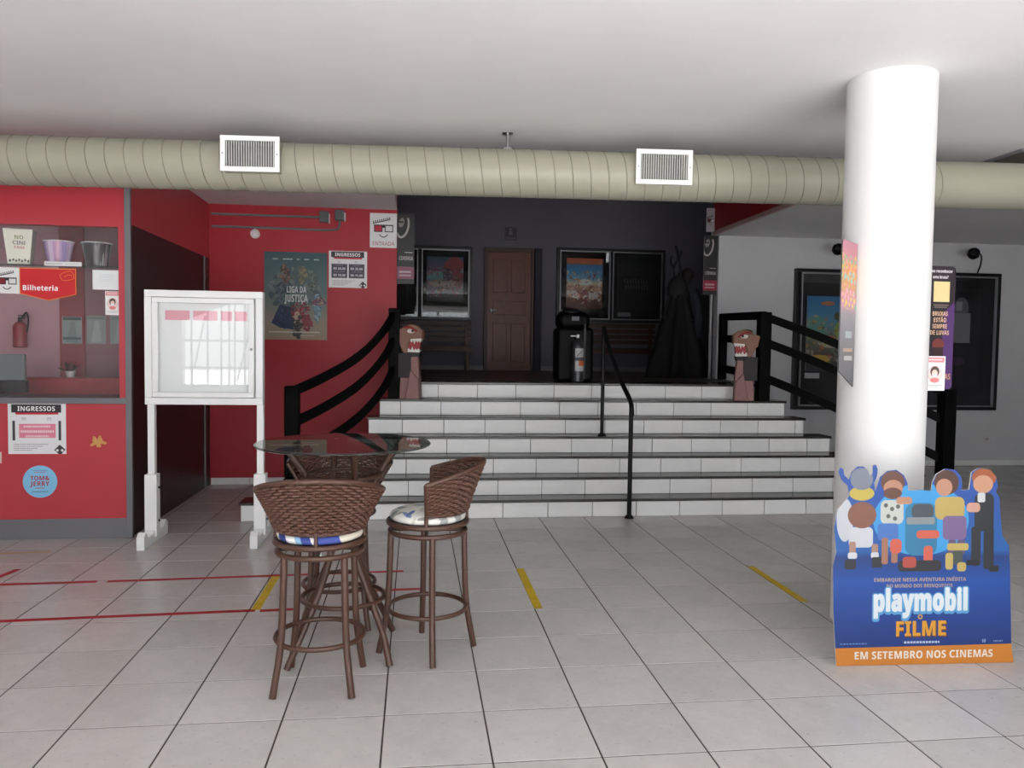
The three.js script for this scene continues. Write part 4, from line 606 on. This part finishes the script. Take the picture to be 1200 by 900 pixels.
{ // black dispenser and extinguisher at the platform edge
  const d = thing('black_dispenser', 'black rounded dispenser cabinet at the top of the stairs', 'dispenser', [2.045, PF + 0.0015, -6.35]);
  part(d, 'cabinet', bb(-0.225, 0.225, 0, 0.66, -0.2, 0.15, 0.05), P(0x050506, 0.5, { specularIntensity: 0.3 })); part(d, 'head', flat(new RoundedBoxGeometry(0.4, 0.22, 0.32, 3, 0.09)).translate(-0.01, 0.74, -0.03), P(0x050506, 0.5, { specularIntensity: 0.3 })); part(d, 'lid', ball(0.15, -0.03, 0.84, -0.03, 1, 0.32, 0.8), M(0x121318, 0.4)); part(d, 'edge_strip', bb(0.1, 0.12, 0.04, 0.7, 0.15, 0.156), M(0x1c1e22, 0.4)); part(d, 'label', bb(-0.05, 0.04, 0.74, 0.79, 0.13, 0.134), M(0x77777c, 0.6), 'grey label');
  const e = thing('gas_bottle', 'dark grey cylinder bottle with orange label before the black dispenser', 'cylinder', [2.05, PF + 0.0015, -6.1]);
  part(e, 'bottle', lathe([[0.001, 0], [0.06, 0.002], [0.075, 0.02], [0.077, 0.42], [0.06, 0.48], [0.025, 0.51], [0.02, 0.53], [0.001, 0.53]]), M(0x3f4043, 0.3, { metalness: 0.3 })); part(e, 'valve', [cyl(0.022, 0.022, 0.04, 0, 0.55, 0, 14), bb(-0.09, 0.02, 0.545, 0.56, -0.012, 0.012, 0.004)], mSteel);
  const lab = flat(new THREE.CylinderGeometry(0.079, 0.079, 0.27, 24, 1, true, -0.6, 1.5)).translate(0, 0.27, 0); part(e, 'label', lab, M(0xffffff, 0.6, { side: THREE.DoubleSide, map: canvas(120, 200, (g) => { g.fillStyle = '#b9b9bb'; g.fillRect(0, 0, 120, 200); g.fillStyle = '#55565a'; g.fillRect(0, 78, 120, 30); g.strokeStyle = '#55565a'; g.lineWidth = 8; g.beginPath(); g.moveTo(20, 70); g.lineTo(90, 20); g.stroke(); g.fillStyle = '#c2602a'; g.fillRect(45, 108, 75, 44); }) }));
}
{ // dark draped figure and pole at the right of the foyer
  const s = thing('draped_figure', 'tall dark draped figure with branching top at the right of the foyer', 'sculpture', [4.0, PF, -8.2]);
  const g = new THREE.CylinderGeometry(0.12, 0.44, 1.25, 48, 12, true), p = g.attributes.position; for (let i = 0; i < p.count; i++) { const a = Math.atan2(p.getZ(i), p.getX(i)), v = (p.getY(i) + 0.625) / 1.25, kx = 1 + (0.16 * Math.sin(a * 7 + v * 2) + 0.08 * Math.sin(a * 13 + 1)) * (1 - v * 0.5) + 0.25 * v * (1 - v); p.setX(i, p.getX(i) * kx); p.setZ(i, p.getZ(i) * kx); } g.computeVertexNormals();
  part(s, 'cloak', flat(g).translate(0, 0.625, 0), M(0x0c0b0e, 0.85, { side: THREE.DoubleSide })); part(s, 'torso', ball(0.17, -0.02, 1.28, 0, 0.9, 1.4, 0.8), M(0x141216, 0.8)); part(s, 'head', ball(0.09, 0.12, 1.52, 0.04, 1, 1.2, 1), M(0x1a1011, 0.8));
  for (const b of [[[-0.06, 1.4, 0], [-0.08, 1.62, 0], [-0.02, 1.78, 0], [-0.06, 1.95, 0]], [[-0.06, 1.4, 0], [0.02, 1.6, 0], [0.0, 1.75, 0], [0.04, 1.88, 0]], [[-0.08, 1.62, 0], [-0.13, 1.7, 0], [-0.12, 1.8, 0]], [[-0.08, 1.3, 0], [-0.2, 1.1, 0.1], [-0.26, 0.85, 0.15]]]) part(s, 'branch', tube(b, 0.018, 14, 7), M(0x131116, 0.8));
  part(s, 'sash', tube([[0.2, 1.3, 0.1], [0.27, 1.05, 0.16], [0.27, 0.8, 0.22], [0.22, 0.6, 0.26]], 0.07, 16, 10).scale(1, 1, 0.6), M(0x1d2431, 0.8), 'dark blue cloth');
  solo('steel_pole', 'thin pale pole at the end of the white wall, by the railing', 'pole', cyl(0.022, 0.022, 1.27, 4.345, PF + 0.635, -7.78, 14), M(0xa9a9aa, 0.4));
}
// ---------- right white wall ----------
const WW = -7.7;
posterCase('large black framed double poster case on the white wall behind the column', 5.551, 8.763, 0.843, 2.877, WW, [[5.629, 7.13], [7.19, 8.7]]);
sheet('film_poster', 'colourful blue and green film poster on the white wall behind the railing', 'poster', [5.756, 6.82, 1.4, 2.49], WW + 0.021, abstract([[0, '#2d6a9c'], [0.3, '#4b86a8'], [0.55, '#6f7f6a'], [0.8, '#4b4038'], [1, '#2c2a30']], [[90, 40, 30, 12, '#b06a40'], [40, 170, 50, 60, '#5f8f84'], [170, 185, 50, 55, '#88a040'], [250, 160, 40, 70, '#5d7f8f'], [120, 260, 70, 30, '#a8a090'], [220, 280, 60, 36, '#55483e'], [60, 350, 50, 22, '#c09a34'], [200, 360, 70, 16, '#8d8a86'], [130, 110, 12, 24, '#4c5a3c'], [210, 90, 10, 10, '#a0483c']]));
sheet('case_label', 'small pale label under the colourful poster on the white wall', 'label', [5.75, 5.974, 1.295, 1.374], WW + 0.021, M(0xb5b5b8, 0.6), { t: 0.003 });
sheet('film_poster', 'dark film poster with pale figure shape in the case right of the column', 'poster', [7.5, 8.5, 1.2, 2.66], WW + 0.021, print(300, 430, (g, w, h) => { g.fillStyle = '#0c0c10'; g.fillRect(0, 0, w, h); g.fillStyle = '#5a5a60'; g.beginPath(); g.ellipse(205, 90, 34, 50, 0, 0, 7); g.fill(); g.fillStyle = '#77777a'; g.fillRect(160, 110, 90, 130); g.fillStyle = '#8d8d90'; g.fillRect(178, 60, 30, 40); g.fillStyle = '#3d2b3e'; g.beginPath(); g.ellipse(190, 320, 40, 20, 0, 0, 7); g.fill(); }));
function lamp(label, x, hx) {
  const l = thing('picture_lamp', label, 'lamp', [x, 2.877, WW + 0.05], 0, 'lamps above the white wall case');
  part(l, 'arm', tube([[0, 0.012, 0], [-0.05, 0.12, 0.12], [hx * 0.5, 0.24, 0.28], [hx, 0.25, 0.36]], 0.011, 20), mBlackMetal); part(l, 'shade', [ball(0.075, hx, 0.25, 0.38, 1.15, 0.95, 0.8), flat(new THREE.CylinderGeometry(0.085, 0.07, 0.05, 24).rotateX(1.1)).translate(hx, 0.23, 0.35)], mBlackMetal);
}
lamp('black arched picture lamp left of the column above the poster case', 6.5, -0.52); lamp('black arched picture lamp right of the column above the poster case', 8.4, -0.36);
{ const o = thing('wall_socket', 'small pale wall socket low on the white wall right of the poster case', 'socket', [8.69, 0.4, WW]); part(o, 'plate', bb(-0.04, 0.04, -0.06, 0.06, 0, 0.01, 0.004), M(0xc9c6c4, 0.5)); part(o, 'insert', bb(-0.02, 0.02, -0.02, 0.02, 0.01, 0.013), M(0x9b9896, 0.5)); }

scene.traverse((o) => { if (o.isMesh) { o.castShadow = true; o.receiveShadow = true; } });
renderer.render(scene, camera);
